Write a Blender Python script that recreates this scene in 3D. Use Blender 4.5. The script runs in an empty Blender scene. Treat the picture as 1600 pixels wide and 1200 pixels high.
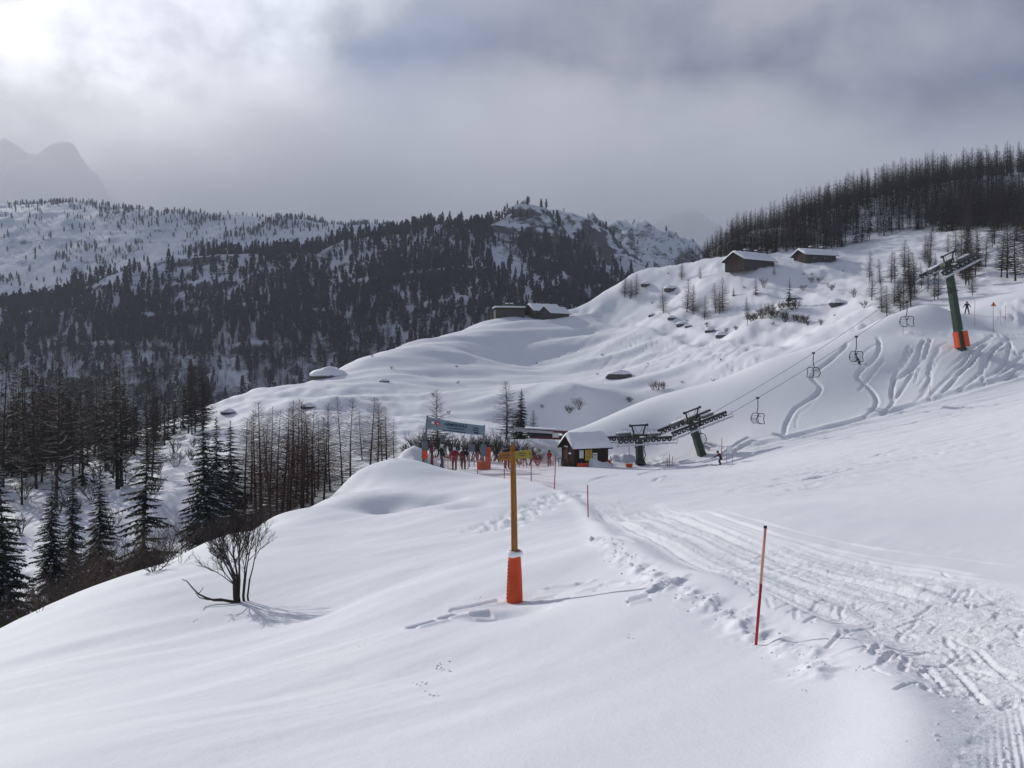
import bpy, bmesh, math, random
import numpy as np
from mathutils import Vector, Matrix, Quaternion

# ------------------------------------------------------------------ camera, sky, sun, exposure
SC = bpy.context.scene
COL = SC.collection
F = 1342.0            # focal length of the photograph in its own pixels (1600 wide)
HV = 580.0            # row of the horizon
cam_data = bpy.data.cameras.new('camera')
cam = bpy.data.objects.new('camera', cam_data)
COL.objects.link(cam)
cam_data.sensor_width = 36.0
cam_data.lens = 36.0 * F / 1600.0
cam_data.shift_y = (HV - 600.0) / 1600.0
cam_data.clip_start = 0.05
cam_data.clip_end = 30000.0
cam.location = (0, 0, 0)
cam.rotation_euler = (math.radians(90), 0, 0)
SC.camera = cam

SUN_AZ = math.radians(42.0)      # to the left of the view axis
SUN_EL = math.radians(26.5)
SUN_DIR = Vector((-math.sin(SUN_AZ) * math.cos(SUN_EL), math.cos(SUN_AZ) * math.cos(SUN_EL), math.sin(SUN_EL)))
sun_data = bpy.data.lights.new('sun', 'SUN')
sun_data.energy = 2.8
sun_data.angle = math.radians(0.7)
sun_data.color = (1.0, 0.97, 0.94)
sun = bpy.data.objects.new('sun', sun_data)
COL.objects.link(sun)
sun.rotation_euler = (-SUN_DIR).to_track_quat('-Z', 'Y').to_euler()
sun.location = SUN_DIR * 50

world = bpy.data.worlds.new('World')
SC.world = world
world.use_nodes = True
def build_world():
    nt = world.node_tree
    nt.nodes.clear()
    N = nt.nodes.new
    L = nt.links.new
    out = N('ShaderNodeOutputWorld')
    bg = N('ShaderNodeBackground')
    bg.inputs['Strength'].default_value = 0.1
    L(bg.outputs[0], out.inputs['Surface'])
    sky = N('ShaderNodeTexSky')
    sky.sky_type = 'NISHITA'
    sky.sun_disc = False
    sky.sun_elevation = SUN_EL
    sky.sun_rotation = -SUN_AZ
    sky.altitude = 1900
    tc = N('ShaderNodeTexCoord')
    def math_(op, a, b=None, c=None, clamp=False):
        n = N('ShaderNodeMath'); n.operation = op; n.use_clamp = clamp
        for i, v in enumerate((a, b, c)):
            if v is None: continue
            if isinstance(v, (int, float)): n.inputs[i].default_value = v
            else: L(v, n.inputs[i])
        return n.outputs[0]
    def mapr(v, a, b, c=0.0, d=1.0, smooth=True):
        n = N('ShaderNodeMapRange'); n.interpolation_type = 'SMOOTHSTEP' if smooth else 'LINEAR'
        L(v, n.inputs[0]); n.inputs[1].default_value = a; n.inputs[2].default_value = b
        n.inputs[3].default_value = c; n.inputs[4].default_value = d
        return n.outputs[0]
    def noise(scale, detail, rough, dist=0.0, stretch=(1, 1, 1), off=(0, 0, 0)):
        m = N('ShaderNodeMapping'); m.inputs['Scale'].default_value = stretch; m.inputs['Location'].default_value = off
        L(tc.outputs['Generated'], m.inputs[0])
        n = N('ShaderNodeTexNoise'); n.inputs['Scale'].default_value = scale; n.inputs['Detail'].default_value = detail
        n.inputs['Roughness'].default_value = rough; n.inputs['Distortion'].default_value = dist
        L(m.outputs[0], n.inputs['Vector'])
        return n.outputs[0]
    dt = N('ShaderNodeVectorMath'); dt.operation = 'DOT_PRODUCT'
    L(tc.outputs['Generated'], dt.inputs[0]); dt.inputs[1].default_value = SUN_DIR
    dot = dt.outputs['Value']
    big = noise(2.3, 6, 0.52, 0.25, (1, 1, 1.5), CLOUD_OFF)
    fine = noise(5.0, 8, 0.55, 0.12, (1, 1, 1.25), (3.1, 1.7, 0.4))
    n = math_('ADD', math_('MULTIPLY', big, 0.60), math_('MULTIPLY', fine, 0.40))
    n = math_('SUBTRACT', n, 0.5)
    # sunlit cloud: clouds close to the sun glow through
    t = math_('ADD', dot, math_('MULTIPLY', n, 0.5))
    glow = mapr(t, 0.88, 1.01)
    wide = math_('POWER', math_('MAXIMUM', dot, 0.0), 7.0)
    val = mapr(n, -0.12, 0.12, 0.18, 0.42)
    # clouds seen away from the sun are lit from the side and look duller and bluer
    toward = mapr(dot, -0.35, 0.62)
    val = math_('MULTIPLY', val, math_('ADD', 0.30, math_('MULTIPLY', toward, 0.76)))
    val = math_('ADD', val, math_('MULTIPLY', wide, 0.16))
    val = math_('ADD', val, math_('MULTIPLY', glow, 1.1))
    val10 = math_('MULTIPLY', val, 10.0)
    tint = N('ShaderNodeMix'); tint.data_type = 'RGBA'
    L(mapr(val, 0.18, 0.62), tint.inputs['Factor'])
    tint.inputs['A'].default_value = (0.82, 0.90, 1.24, 1)
    tint.inputs['B'].default_value = (0.99, 0.985, 1.03, 1)
    cl = N('ShaderNodeVectorMath'); cl.operation = 'SCALE'
    L(tint.outputs['Result'], cl.inputs[0]); L(val10, cl.inputs['Scale'])
    mix = N('ShaderNodeMix'); mix.data_type = 'RGBA'
    gap = noise(1.7, 4, 0.5, 0.2, (1, 1, 1.2), (5.2, 0.3, 2.0))
    L(math_('MAXIMUM', mapr(gap, 0.40, 0.75, 0.0, 0.35), math_('MULTIPLY', math_('SUBTRACT', 1.0, toward), 0.7)), mix.inputs['Factor'])
    L(cl.outputs[0], mix.inputs['A']); L(sky.outputs[0], mix.inputs['B'])
    L(mix.outputs['Result'], bg.inputs['Color'])
CLOUD_OFF = (0.0, 0.0, 0.0)
build_world()

SC.view_settings.view_transform = 'Standard'
SC.view_settings.look = 'None'
SC.view_settings.exposure = 0.0
SC.view_settings.gamma = 1.0
SC.view_settings.use_curve_mapping = False
SC.cycles.max_bounces = 6
SC.cycles.diffuse_bounces = 3
SC.cycles.glossy_bounces = 2
SC.cycles.transparent_max_bounces = 8
SC.cycles.volume_bounces = 4
SC.cycles.caustics_reflective = False
SC.cycles.caustics_refractive = False

# ------------------------------------------------------------------ small helpers
def PX(u, v, y):
    """The point that shows at pixel (u, v) of the photograph when it stands y metres ahead."""
    return Vector(((u - 800.0) / F * y, y, (HV - v) / F * y))

def tag(o, label=None, cat=None, group=None, kind=None):
    if label: o['label'] = label
    if cat: o['category'] = cat
    if group: o['group'] = group
    if kind: o['kind'] = kind
    return o

def thing(name, label, cat, loc=(0, 0, 0), rotz=0.0, group=None):
    o = bpy.data.objects.new(name, None)
    o.empty_display_size = 0.2
    COL.objects.link(o)
    o.location = loc
    o.rotation_euler = (0, 0, rotz)
    return tag(o, label, cat, group)

def fast_mesh(name, verts, faces, smooth=True):
    """verts (n,3) and quads or triangles (m,k) as arrays"""
    verts = np.asarray(verts, dtype=np.float32); faces = np.asarray(faces, dtype=np.int32)
    me = bpy.data.meshes.new(name)
    n, (m, k) = len(verts), faces.shape
    me.vertices.add(n); me.vertices.foreach_set('co', verts.ravel())
    me.loops.add(m * k); me.loops.foreach_set('vertex_index', faces.ravel())
    me.polygons.add(m); me.polygons.foreach_set('loop_start', np.arange(0, m * k, k, dtype=np.int32))
    try: me.polygons.foreach_set('loop_total', np.full(m, k, dtype=np.int32))
    except Exception: pass
    me.polygons.foreach_set('use_smooth', np.full(m, smooth, dtype=bool))
    me.update(calc_edges=True); me.validate()
    return me

def link(name, me, mat=None, parent=None):
    o = bpy.data.objects.new(name, me)
    COL.objects.link(o)
    if mat is not None:
        for m in (mat if isinstance(mat, (list, tuple)) else [mat]):
            me.materials.append(m)
    if parent is not None: o.parent = parent
    return o

class MB:
    """collects boxes, tubes and plates into one mesh"""
    def __init__(self): self.v = []; self.f = []; self.mi = []; self.sm = []
    def add(self, verts, faces, mi=0, smooth=False):
        b = len(self.v)
        self.v += [tuple(p) for p in verts]
        for fc in faces:
            self.f.append(tuple(b + i for i in fc)); self.mi.append(mi); self.sm.append(smooth)
        return self
    def box(self, c, s, rot=None, mi=0, bev=0.0):
        hx, hy, hz = s[0] / 2, s[1] / 2, s[2] / 2
        c = Vector(c)
        R = rot if rot is not None else Matrix.Identity(3)
        if bev <= 0:
            vs = [Vector((x, y, z)) for x in (-hx, hx) for y in (-hy, hy) for z in (-hz, hz)]
            fs = [(0, 1, 3, 2), (4, 6, 7, 5), (0, 4, 5, 1), (2, 3, 7, 6), (0, 2, 6, 4), (1, 5, 7, 3)]
        else:
            bm = bmesh.new()
            bmesh.ops.create_cube(bm, size=1.0)
            bmesh.ops.scale(bm, vec=(s[0], s[1], s[2]), verts=bm.verts)
            bmesh.ops.bevel(bm, geom=bm.edges[:], offset=bev, segments=1, affect='EDGES', profile=0.5)
            bm.verts.index_update()
            vs = [v.co.copy() for v in bm.verts]; fs = [tuple(v.index for v in f.verts) for f in bm.faces]
            bm.free()
        return self.add([c + R @ p for p in vs], fs, mi)
    def tube(self, pts, r, n=6, mi=0, smooth=True, cap=True):
        """a round bar along pts; r a number or a radius for each point"""
        pts = [Vector(p) for p in pts]
        rs = [r] * len(pts) if isinstance(r, (int, float)) else list(r)
        vs = []; fs = []
        prev = None
        for i, p in enumerate(pts):
            a = pts[max(i - 1, 0)]; b = pts[min(i + 1, len(pts) - 1)]
            d = (b - a).normalized()
            if prev is None:
                up = Vector((0, 0, 1)) if abs(d.z) < 0.9 else Vector((1, 0, 0))
                x = d.cross(up).normalized()
            else:
                x = (prev - d * prev.dot(d)).normalized()
            prev = x
            yv = d.cross(x)
            for k in range(n):
                t = 2 * math.pi * k / n
                vs.append(p + (x * math.cos(t) + yv * math.sin(t)) * rs[i])
        for i in range(len(pts) - 1):
            for k in range(n):
                k2 = (k + 1) % n
                fs.append((i * n + k, i * n + k2, (i + 1) * n + k2, (i + 1) * n + k))
        self.add(vs, fs, mi, smooth)
        if cap and n >= 3:
            b = len(self.v) - len(vs)
            self.f.append(tuple(b + k for k in reversed(range(n)))); self.mi.append(mi); self.sm.append(False)
            e = b + (len(pts) - 1) * n
            self.f.append(tuple(e + k for k in range(n))); self.mi.append(mi); self.sm.append(False)
        return self
    def bar(self, a, b, w, h=None, mi=0, up=(0, 0, 1)):
        """square bar from a to b"""
        a = Vector(a); b = Vector(b); h = h or w
        d = (b - a); ln = d.length; d = d / ln
        u = Vector(up)
        if abs(d.dot(u)) > 0.98: u = Vector((0, 1, 0))
        x = d.cross(u).normalized(); z = x.cross(d)
        R = Matrix((x, d, z)).transposed()
        return self.box((a + b) / 2, (w, ln, h), R, mi)
    def disc(self, c, axis, r, th, n=14, mi=0):
        c = Vector(c); ax = Vector(axis).normalized()
        return self.tube([c - ax * th / 2, c + ax * th / 2], r, n, mi, smooth=False)
    def lathe(self, prof, n=10, mi=0, smooth=True):
        """profile of (r, z)"""
        vs = []; fs = []
        for r, z in prof:
            for k in range(n):
                t = 2 * math.pi * k / n
                vs.append((r * math.cos(t), r * math.sin(t), z))
        for i in range(len(prof) - 1):
            for k in range(n):
                k2 = (k + 1) % n
                fs.append((i * n + k, i * n + k2, (i + 1) * n + k2, (i + 1) * n + k))
        return self.add(vs, fs, mi, smooth)
    def mesh(self, name):
        me = bpy.data.meshes.new(name)
        me.from_pydata(self.v, [], self.f)
        me.polygons.foreach_set('material_index', np.array(self.mi, dtype=np.int32))
        me.polygons.foreach_set('use_smooth', np.array(self.sm, dtype=bool))
        me.update()
        return me
    def build(self, name, mat, parent=None):
        return link(name, self.mesh(name), mat, parent)

def copy_tree(o, parent=None):
    c = o.copy(); COL.objects.link(c); c.parent = parent
    for ch in o.children: copy_tree(ch, c)
    return c

# ------------------------------------------------------------------ noise and thin plate surfaces
def _hash(ix, iy, seed):
    h = (ix.astype(np.int64) * 374761393 + iy.astype(np.int64) * 668265263 + seed * 974711) & 0x7fffffff
    h = ((h ^ (h >> 13)) * 1274126177) & 0x7fffffff
    return ((h ^ (h >> 16)) & 0xffff) / 65535.0
def perlin(x, y, seed=0):
    x0 = np.floor(x); y0 = np.floor(y)
    fx = x - x0; fy = y - y0
    sx = fx * fx * fx * (fx * (fx * 6 - 15) + 10); sy = fy * fy * fy * (fy * (fy * 6 - 15) + 10)
    def g(ix, iy, dx, dy):
        a = _hash(ix, iy, seed) * 2 * np.pi
        return np.cos(a) * dx + np.sin(a) * dy
    a = g(x0, y0, fx, fy); b = g(x0 + 1, y0, fx - 1, fy)
    c = g(x0, y0 + 1, fx, fy - 1); d = g(x0 + 1, y0 + 1, fx - 1, fy - 1)
    return (a + (b - a) * sx) * (1 - sy) + (c + (d - c) * sx) * sy
def fbm(x, y, oct=4, seed=0, gain=0.5, lac=2.03):
    s = 0; a = 1.0
    for i in range(oct):
        s = s + a * perlin(x, y, seed + i * 17); x = x * lac + 3.7; y = y * lac - 1.9; a *= gain
    return s
def ridged(x, y, oct=4, seed=0, gain=0.5):
    s = 0; a = 1.0
    for i in range(oct):
        s = s + a * (1 - 2 * np.abs(perlin(x, y, seed + i * 31))); x = x * 2.07 + 1.3; y = y * 2.07 + 5.1; a *= gain
    return s
def sstep(a, b, x):
    t = np.clip((x - a) / (b - a), 0, 1)
    return t * t * (3 - 2 * t)

class TPS:
    def __init__(self, pts, smooth=0.0, scale=50.0):
        P = np.array(pts, dtype=np.float64)
        self.s = scale
        self.X = P[:, :2] / scale
        n = len(P)
        K = self.k(((self.X[:, None, :] - self.X[None]) ** 2).sum(-1))
        K[np.arange(n), np.arange(n)] += smooth
        A = np.zeros((n + 3, n + 3)); A[:n, :n] = K
        A[:n, n] = 1; A[:n, n + 1:] = self.X; A[n, :n] = 1; A[n + 1:, :n] = self.X.T
        b = np.zeros(n + 3); b[:n] = P[:, 2]
        self.w = np.linalg.solve(A, b)
    @staticmethod
    def k(d2):
        return d2 * np.log(d2 + 1e-12)
    def __call__(self, x, y):
        x = np.asarray(x, dtype=np.float64); shp = x.shape
        q = np.stack([x.ravel(), np.asarray(y, dtype=np.float64).ravel()], 1) / self.s
        out = np.empty(len(q)); n = len(self.X)
        w = self.w[:n]
        for i in range(0, len(q), 20000):
            c = q[i:i + 20000]
            d2 = (c[:, None, 0] - self.X[None, :, 0]) ** 2
            d2 += (c[:, None, 1] - self.X[None, :, 1]) ** 2
            out[i:i + 20000] = (d2 * np.log(d2 + 1e-12)) @ w + self.w[n] + c @ self.w[n + 1:]
        return out.reshape(shp)

# ------------------------------------------------------------------ materials
M = {}
class NT:
    def __init__(self, name):
        self.m = bpy.data.materials.new(name); self.m.use_nodes = True
        self.t = self.m.node_tree
        self.p = self.t.nodes['Principled BSDF']
        M[name] = self.m
    def n(self, kind, **kw):
        nd = self.t.nodes.new(kind)
        for k, v in kw.items(): setattr(nd, k, v)
        return nd
    def l(self, a, b): self.t.links.new(a, b)
    def coord(self, which='Object'):
        return self.n('ShaderNodeTexCoord').outputs[which]
    def noise(self, vec, scale, detail=3, rough=0.5, stretch=None):
        if stretch:
            mp = self.n('ShaderNodeMapping'); mp.inputs['Scale'].default_value = stretch; self.l(vec, mp.inputs[0]); vec = mp.outputs[0]
        nd = self.n('ShaderNodeTexNoise'); nd.inputs['Scale'].default_value = scale; nd.inputs['Detail'].default_value = detail; nd.inputs['Roughness'].default_value = rough
        self.l(vec, nd.inputs['Vector'])
        return nd.outputs[0]
    def ramp(self, fac, *stops):
        nd = self.n('ShaderNodeValToRGB')
        e = nd.color_ramp.elements
        while len(e) < len(stops): e.new(0.5)
        for i, (p, c) in enumerate(stops):
            e[i].position = p; e[i].color = (*c, 1) if len(c) == 3 else c
        self.l(fac, nd.inputs[0])
        return nd.outputs[0]
    def math(self, op, a, b=None):
        nd = self.n('ShaderNodeMath', operation=op)
        for i, v in enumerate((a, b)):
            if v is None: continue
            if isinstance(v, (int, float)): nd.inputs[i].default_value = v
            else: self.l(v, nd.inputs[i])
        return nd.outputs[0]
    def mapr(self, v, a, b, c=0.0, d=1.0):
        nd = self.n('ShaderNodeMapRange', interpolation_type='SMOOTHSTEP')
        self.l(v, nd.inputs[0])
        for i, q in enumerate((a, b, c, d)): nd.inputs[i + 1].default_value = q
        return nd.outputs[0]
    def mix(self, fac, a, b):
        nd = self.n('ShaderNodeMix', data_type='RGBA')
        for key, v in (('Factor', fac), ('A', a), ('B', b)):
            s = nd.inputs[key] if key != 'Factor' else nd.inputs[0]
            if isinstance(v, (int, float)): s.default_value = v
            elif isinstance(v, tuple): s.default_value = (*v, 1) if len(v) == 3 else v
            else: self.l(v, s)
        return nd.outputs['Result']
    def base(self, c):
        if isinstance(c, tuple): self.p.inputs['Base Color'].default_value = (*c, 1)
        else: self.l(c, self.p.inputs['Base Color'])
        return self
    def rough(self, v):
        self.p.inputs['Roughness'].default_value = v; return self
    def bump(self, h, strength=0.5, dist=0.02, prev=None):
        nd = self.n('ShaderNodeBump'); nd.inputs['Strength'].default_value = strength; nd.inputs['Distance'].default_value = dist
        self.l(h, nd.inputs['Height'])
        if prev is not None: self.l(prev, nd.inputs['Normal'])
        self.l(nd.outputs[0], self.p.inputs['Normal'])
        return nd.outputs[0]
def simple(name, col, rough=0.6, var=0.25, scale=6.0, metal=0.0, stretch=None, spec=0.3):
    """a plain colour that varies a little from place to place"""
    t = NT(name)
    f = t.noise(t.coord(), scale, 4, 0.6, stretch)
    lo = tuple(c * (1 - var) for c in col); hi = tuple(min(1, c * (1 + var)) for c in col)
    t.base(t.ramp(f, (0.3, lo), (0.7, hi))).rough(rough)
    t.p.inputs['Metallic'].default_value = metal
    t.p.inputs['Specular IOR Level'].default_value = spec
    return t
SNOW = (0.80, 0.815, 0.84)
def snow_mat():
    t = NT('snow')
    c = t.coord('Object')
    t.base(t.ramp(t.noise(c, 0.3, 3), (0.3, (0.78, 0.80, 0.83)), (0.7, (0.82, 0.83, 0.85)))).rough(0.7)
    t.p.inputs['Specular IOR Level'].default_value = 0.15
    def attr(nm):
        n = t.n('ShaderNodeAttribute'); n.attribute_name = nm; return n.outputs['Fac']
    b = t.bump(t.noise(c, 0.9, 4, 0.6), 0.22, 0.08)
    b = t.bump(t.noise(c, 5, 4, 0.6, (1, 0.5, 1)), 0.25, 0.03, b)
    b = t.bump(t.noise(c, 34, 4, 0.7), 0.5, 0.009, b)
    ch = attr('churned')
    h = t.math('MULTIPLY', t.noise(c, 7, 5, 0.7), ch)
    b = t.bump(h, 0.8, 0.06, b)
    mp = t.n('ShaderNodeMapping'); mp.inputs['Rotation'].default_value = (0, 0, 0.50); t.l(c, mp.inputs[0])
    wv = t.n('ShaderNodeTexWave', wave_type='BANDS', bands_direction='X'); wv.inputs['Scale'].default_value = 8.0; wv.inputs['Distortion'].default_value = 0.8; wv.inputs['Detail'].default_value = 2
    t.l(mp.outputs[0], wv.inputs['Vector'])
    t.bump(t.math('MULTIPLY', wv.outputs['Fac'], attr('groomed')), 0.7, 0.02, b)
snow_mat()
t = simple('snow_cap', (0.80, 0.815, 0.84), 0.7, 0.03, 3.0); t.bump(t.noise(t.coord(), 5, 4), 0.4, 0.05)

# ------------------------------------------------------------------ the hill we stand on, as survey points
GP = []     # (x, y, z) of the snow surface
def gp(u, v, y):
    p = PX(u, v, y); GP.append((p.x, p.y, p.z))
def gps(*rows):
    for r in rows: gp(*r)
def hid(u, y, z):
    GP.append(((u - 800.0) / F * y, y, z))
def crest(u, v, y, b1=None, b2=None):
    """a skyline point and the ground falling away behind it: (metres behind, metres below)"""
    gp(u, v, y)
    p = PX(u, v, y)
    for b in (b1, b2):
        if b: GP.append(((u - 800.0) / F * (y + b[0]), y + b[0], p.z - b[1]))
# behind and beside the photographer
for x, y, z in ((0, 0, -1.72), (4, 0, -1.35), (-4, 0, -2.3), (0, -8, -0.9), (-10, -8, -2.6), (12, -8, 0.6), (0, -40, 3), (-40, -40, -8), (40, -40, 12),
                (-15, 0, -5.2), (15, 2, 0.4), (40, 0, 7), (-40, 0, -16), (0, -120, 14), (-120, -60, -40), (120, -60, 40), (-150, 40, -70), (150, 40, 48), (-90, 10, -40),
                (80, 30, 14), (45, 30, 3.2), (70, 60, 7.5), (95, 85, 17)):
    GP.append((x, y, z))
# foreground slope
gps((0, 1200, 6.2), (400, 1200, 5.8), (800, 1200, 5.3), (1200, 1200, 4.9), (1600, 1200, 4.3),
    (0, 1100, 10.5), (300, 1100, 9.3), (600, 1100, 8.3), (900, 1100, 7.5), (1200, 1100, 6.7), (1600, 1100, 5.8),
    (150, 1000, 16.5), (400, 1000, 15.3), (505, 958, 18.2), (600, 1000, 12.7), (800, 1000, 11.3), (1000, 1000, 10.4), (1181, 1008, 9.4), (1448, 1006, 8.2), (1600, 1000, 7.8),
    (370, 940, 20.0), (600, 930, 17.5), (804, 940, 15.0), (940, 925, 13.6), (1070, 912, 12.4), (1150, 930, 11.5), (1300, 900, 12.3), (1450, 905, 11.4), (1600, 900, 11.2),
    (600, 870, 25.0), (500, 850, 30.0), (700, 850, 27.0), (850, 850, 24.0), (1000, 850, 18.6), (1200, 850, 16.4), (1400, 840, 16.5), (1600, 820, 17.5),
    (919, 812, 34.0), (1100, 800, 26.0), (1300, 790, 24.5), (1500, 770, 26.0), (1600, 750, 28.0),
    (700, 800, 37.5), (780, 800, 37.0), (1000, 775, 43.0), (1200, 755, 43.0), (1400, 730, 45.0), (1600, 690, 48.0),
    (866, 763, 47.0), (830, 752, 50.5), (788, 747, 54.0), (746, 741, 57.0), (700, 735, 60.0), (660, 730, 61.5), (720, 745, 55.0), (680, 762, 49.0),
    (640, 785, 43.0), (590, 800, 41.0), (620, 760, 49.5), (560, 790, 43.0), (520, 825, 36.0),
    (690, 728, 68.0), (722, 729, 67.0), (748, 729, 70.0), (692, 730, 64.5), (737, 730, 64.5), (805, 736, 68.0), (840, 731, 76.0), (770, 730, 63.0), (850, 735, 66.0), (1000, 745, 66.0), (1150, 735, 70.0), (1300, 705, 70.0), (1450, 675, 72.0), (1600, 640, 73.0))
# left rim, where the slope rolls over into the trees
crest(-120, 1040, 19.5, (5, 3.2))
crest(0, 985, 22.5, (6, 3.2), (16, 5.0)); crest(100, 942, 25.5, (6, 2.6), (15, 4.4)); crest(200, 905, 28.0, (6, 2.4), (15, 4.0)); crest(320, 848, 34.0, (6, 2.4), (15, 4.0))
crest(430, 806, 41.0, (6, 2.4), (14, 3.8)); crest(500, 785, 47.0, (5, 2.0)); crest(545, 748, 54.0, (5, 2.0)); crest(600, 722, 59.0, (5, 1.6)); crest(645, 703, 64.0, (5, 1.4))
# wooded hollow on the left
gps((-150, 800, 60), (0, 800, 62), (60, 780, 66), (150, 770, 66), (300, 770, 66), (420, 740, 74), (520, 715, 82), (0, 745, 92), (100, 728, 98), (220, 705, 100), (300, 690, 102), (400, 672, 102), (-200, 780, 90))
crest(-200, 800, 112, (25, 14), (90, 60)); crest(0, 738, 114, (25, 12), (90, 58)); crest(130, 702, 118, (25, 12), (90, 55)); crest(270, 664, 124, (25, 11), (90, 52)); crest(350, 632, 132, (25, 11), (90, 52)); crest(430, 614, 140, (25, 11), (90, 52)); crest(490, 590, 148, (25, 11), (90, 54))
crest(560, 562, 160, (25, 10), (90, 54)); crest(640, 538, 176, (25, 9), (90, 54)); crest(700, 520, 190, (25, 9), (90, 54)); crest(770, 501, 202, (25, 8), (90, 52)); crest(880, 487, 212, (20, 5), (90, 48)); crest(915, 478, 215, (20, 5), (90, 46))
# the drifted hill behind the lift
gps((500, 650, 112), (600, 640, 120), (560, 600, 140), (700, 600, 148), (640, 690, 97), (740, 690, 98), (820, 668, 108), (760, 640, 124), (800, 560, 176), (820, 600, 150), (900, 600, 146), (900, 640, 124), (900, 540, 182), (970, 583, 150), (1000, 610, 134), (1000, 555, 166), (1000, 508, 188), (1050, 520, 176), (1100, 529, 163), (1100, 570, 140), (1210, 541, 146), (1180, 556, 134), (950, 497, 202))
# above the road: the knoll with the chalets
gps((960, 478, 206), (1000, 480, 200), (1050, 490, 188), (1100, 500, 176), (1100, 460, 186), (1160, 505, 164), (1200, 500, 158), (1260, 505, 150), (1200, 445, 178), (1165, 415, 188), (1272, 411, 192), (1300, 480, 154), (1300, 435, 176), (1330, 500, 138), (1400, 470, 142), (1400, 395, 192), (1480, 372, 197), (1450, 440, 156), (1560, 440, 146), (1600, 400, 168), (1700, 400, 160), (1600, 350, 202), (1700, 340, 210))
crest(940, 462, 210, (25, 9), (90, 52)); crest(975, 446, 208, (25, 9), (90, 52)); crest(1010, 430, 206, (25, 9), (80, 48)); crest(1060, 415, 206, (25, 8), (80, 44)); crest(1110, 407, 205)
# wooded ridge on the right
gps((1150, 396, 225), (1250, 385, 222), (1340, 372, 222), (1420, 352, 228), (1390, 345, 240), (1520, 340, 235), (1600, 300, 262), (1750, 270, 270))
crest(1110, 398, 240, (40, 14), (120, 50)); crest(1200, 365, 258, (40, 10), (120, 44)); crest(1300, 328, 275, (40, 8), (120, 36)); crest(1400, 300, 290, (40, 6), (120, 30)); crest(1500, 286, 305, (40, 4), (120, 26)); crest(1600, 275, 315, (40, 4), (120, 22)); crest(1800, 250, 320, (40, 2), (120, 15))
# the lift slope and its crest
gps((900, 730, 80), (860, 727, 90), (910, 728, 88), (1000, 728, 90), (1050, 727, 88), (1100, 716, 90), (1130, 730, 82), (1200, 718, 80), (950, 705, 95), (1030, 690, 97), (1000, 662, 100), (1100, 660, 97), (1200, 640, 96), (1160, 690, 90), (1300, 662, 90), (1450, 622, 91), (1600, 583, 92), (1300, 600, 98), (1400, 580, 98), (1500, 546, 98), (1400, 550, 100), (1600, 545, 99), (1700, 530, 100))
crest(800, 690, 94, (10, 0.6)); crest(860, 684, 98, (10, 1.3)); crest(900, 671, 101, (10, 1.8), (22, 2.0)); crest(950, 652, 103, (10, 1.8), (22, 2.2)); crest(1000, 631, 105, (10, 1.8), (22, 2.2)); crest(1060, 612, 106, (10, 1.7), (22, 2.2)); crest(1130, 592, 107, (9, 1.5), (20, 2.0)); crest(1200, 562, 108, (9, 1.5), (18, 1.8)); crest(1260, 545, 108, (9, 1.3), (17, 1.5)); crest(1330, 521, 108, (9, 0.9))
gps((1400, 521, 107), (1480, 521, 107), (1560, 524, 106), (1380, 498, 113), (1500, 490, 119), (1540, 510, 112), (1600, 515, 111), (1600, 462, 122), (1560, 470, 122), (1700, 440, 125), (1450, 476, 115))
hid(1380, 124, 5.4); hid(1450, 126, 7.6); hid(1500, 135, 11.0)
GROUND = TPS(GP, smooth=1e-5)

def hit(u, v, y0=3.0, y1=420.0, fn=None):
    """where the sight line through a pixel meets the snow"""
    ys = np.exp(np.linspace(math.log(y0), math.log(y1), 900))
    fn = fn or GROUND
    z = fn((u - 800.0) / F * ys, ys)
    ray = (HV - v) / F * ys
    below = np.nonzero(ray <= z)[0]
    if len(below) == 0: return None
    i = below[0]
    if i == 0: y = ys[0]
    else:
        a = ray[i - 1] - z[i - 1]; b = z[i] - ray[i]
        y = ys[i - 1] + (ys[i] - ys[i - 1]) * a / (a + b + 1e-9)
    return Vector(((u - 800.0) / F * y, y, (HV - v) / F * y))

# ------------------------------------------------------------------ detail of the snow surface
def seg_dist(x, y, line):
    """distance to a polyline, and the position along it from 0 to 1"""
    best = np.full(x.shape, 1e9); pos = np.zeros(x.shape)
    n = len(line) - 1
    for i in range(n):
        (ax, ay), (bx, by) = line[i], line[i + 1]
        dx, dy = bx - ax, by - ay
        t = np.clip(((x - ax) * dx + (y - ay) * dy) / (dx * dx + dy * dy + 1e-9), 0, 1)
        d = np.hypot(x - ax - t * dx, y - ay - t * dy)
        m = d < best
        best = np.where(m, d, best); pos = np.where(m, (i + t) / n, pos)
    return best, pos
def smooth_line(pts, k=6):
    """Catmull-Rom through the points"""
    P = [np.array(p, float) for p in pts]
    P = [2 * P[0] - P[1]] + P + [2 * P[-1] - P[-2]]
    out = []
    for i in range(1, len(P) - 2):
        for j in range(k):
            t = j / k
            a, b, c, d = P[i - 1], P[i], P[i + 1], P[i + 2]
            out.append(0.5 * ((2 * b) + (c - a) * t + (2 * a - 5 * b + 4 * c - d) * t * t + (3 * b - a - 3 * c + d) * t ** 3))
    out.append(P[-2])
    return [tuple(p) for p in out]
def survey(pts, **k):
    r = []
    for u, v in pts:
        p = hit(u, v, **k)
        if p is not None: r.append((p.x, p.y))
    return r
class Near:
    """the points of an array that lie near a polyline or polygon"""
    def __init__(self, line, margin):
        L = np.array(line); self.lo = L.min(0) - margin; self.hi = L.max(0) + margin
    def __call__(self, x, y):
        return np.nonzero((x > self.lo[0]) & (x < self.hi[0]) & (y > self.lo[1]) & (y < self.hi[1]))[0]
GROOVES = []    # (line, half width, depth, berm)
def groove(pts, w, d, berm=0.3, k=5, world=False, **kw):
    line = list(pts) if world else survey(pts, **kw)
    if len(line) > 2: line = smooth_line(line, k)
    if len(line) >= 2: GROOVES.append((line, w, d, berm))
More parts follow.
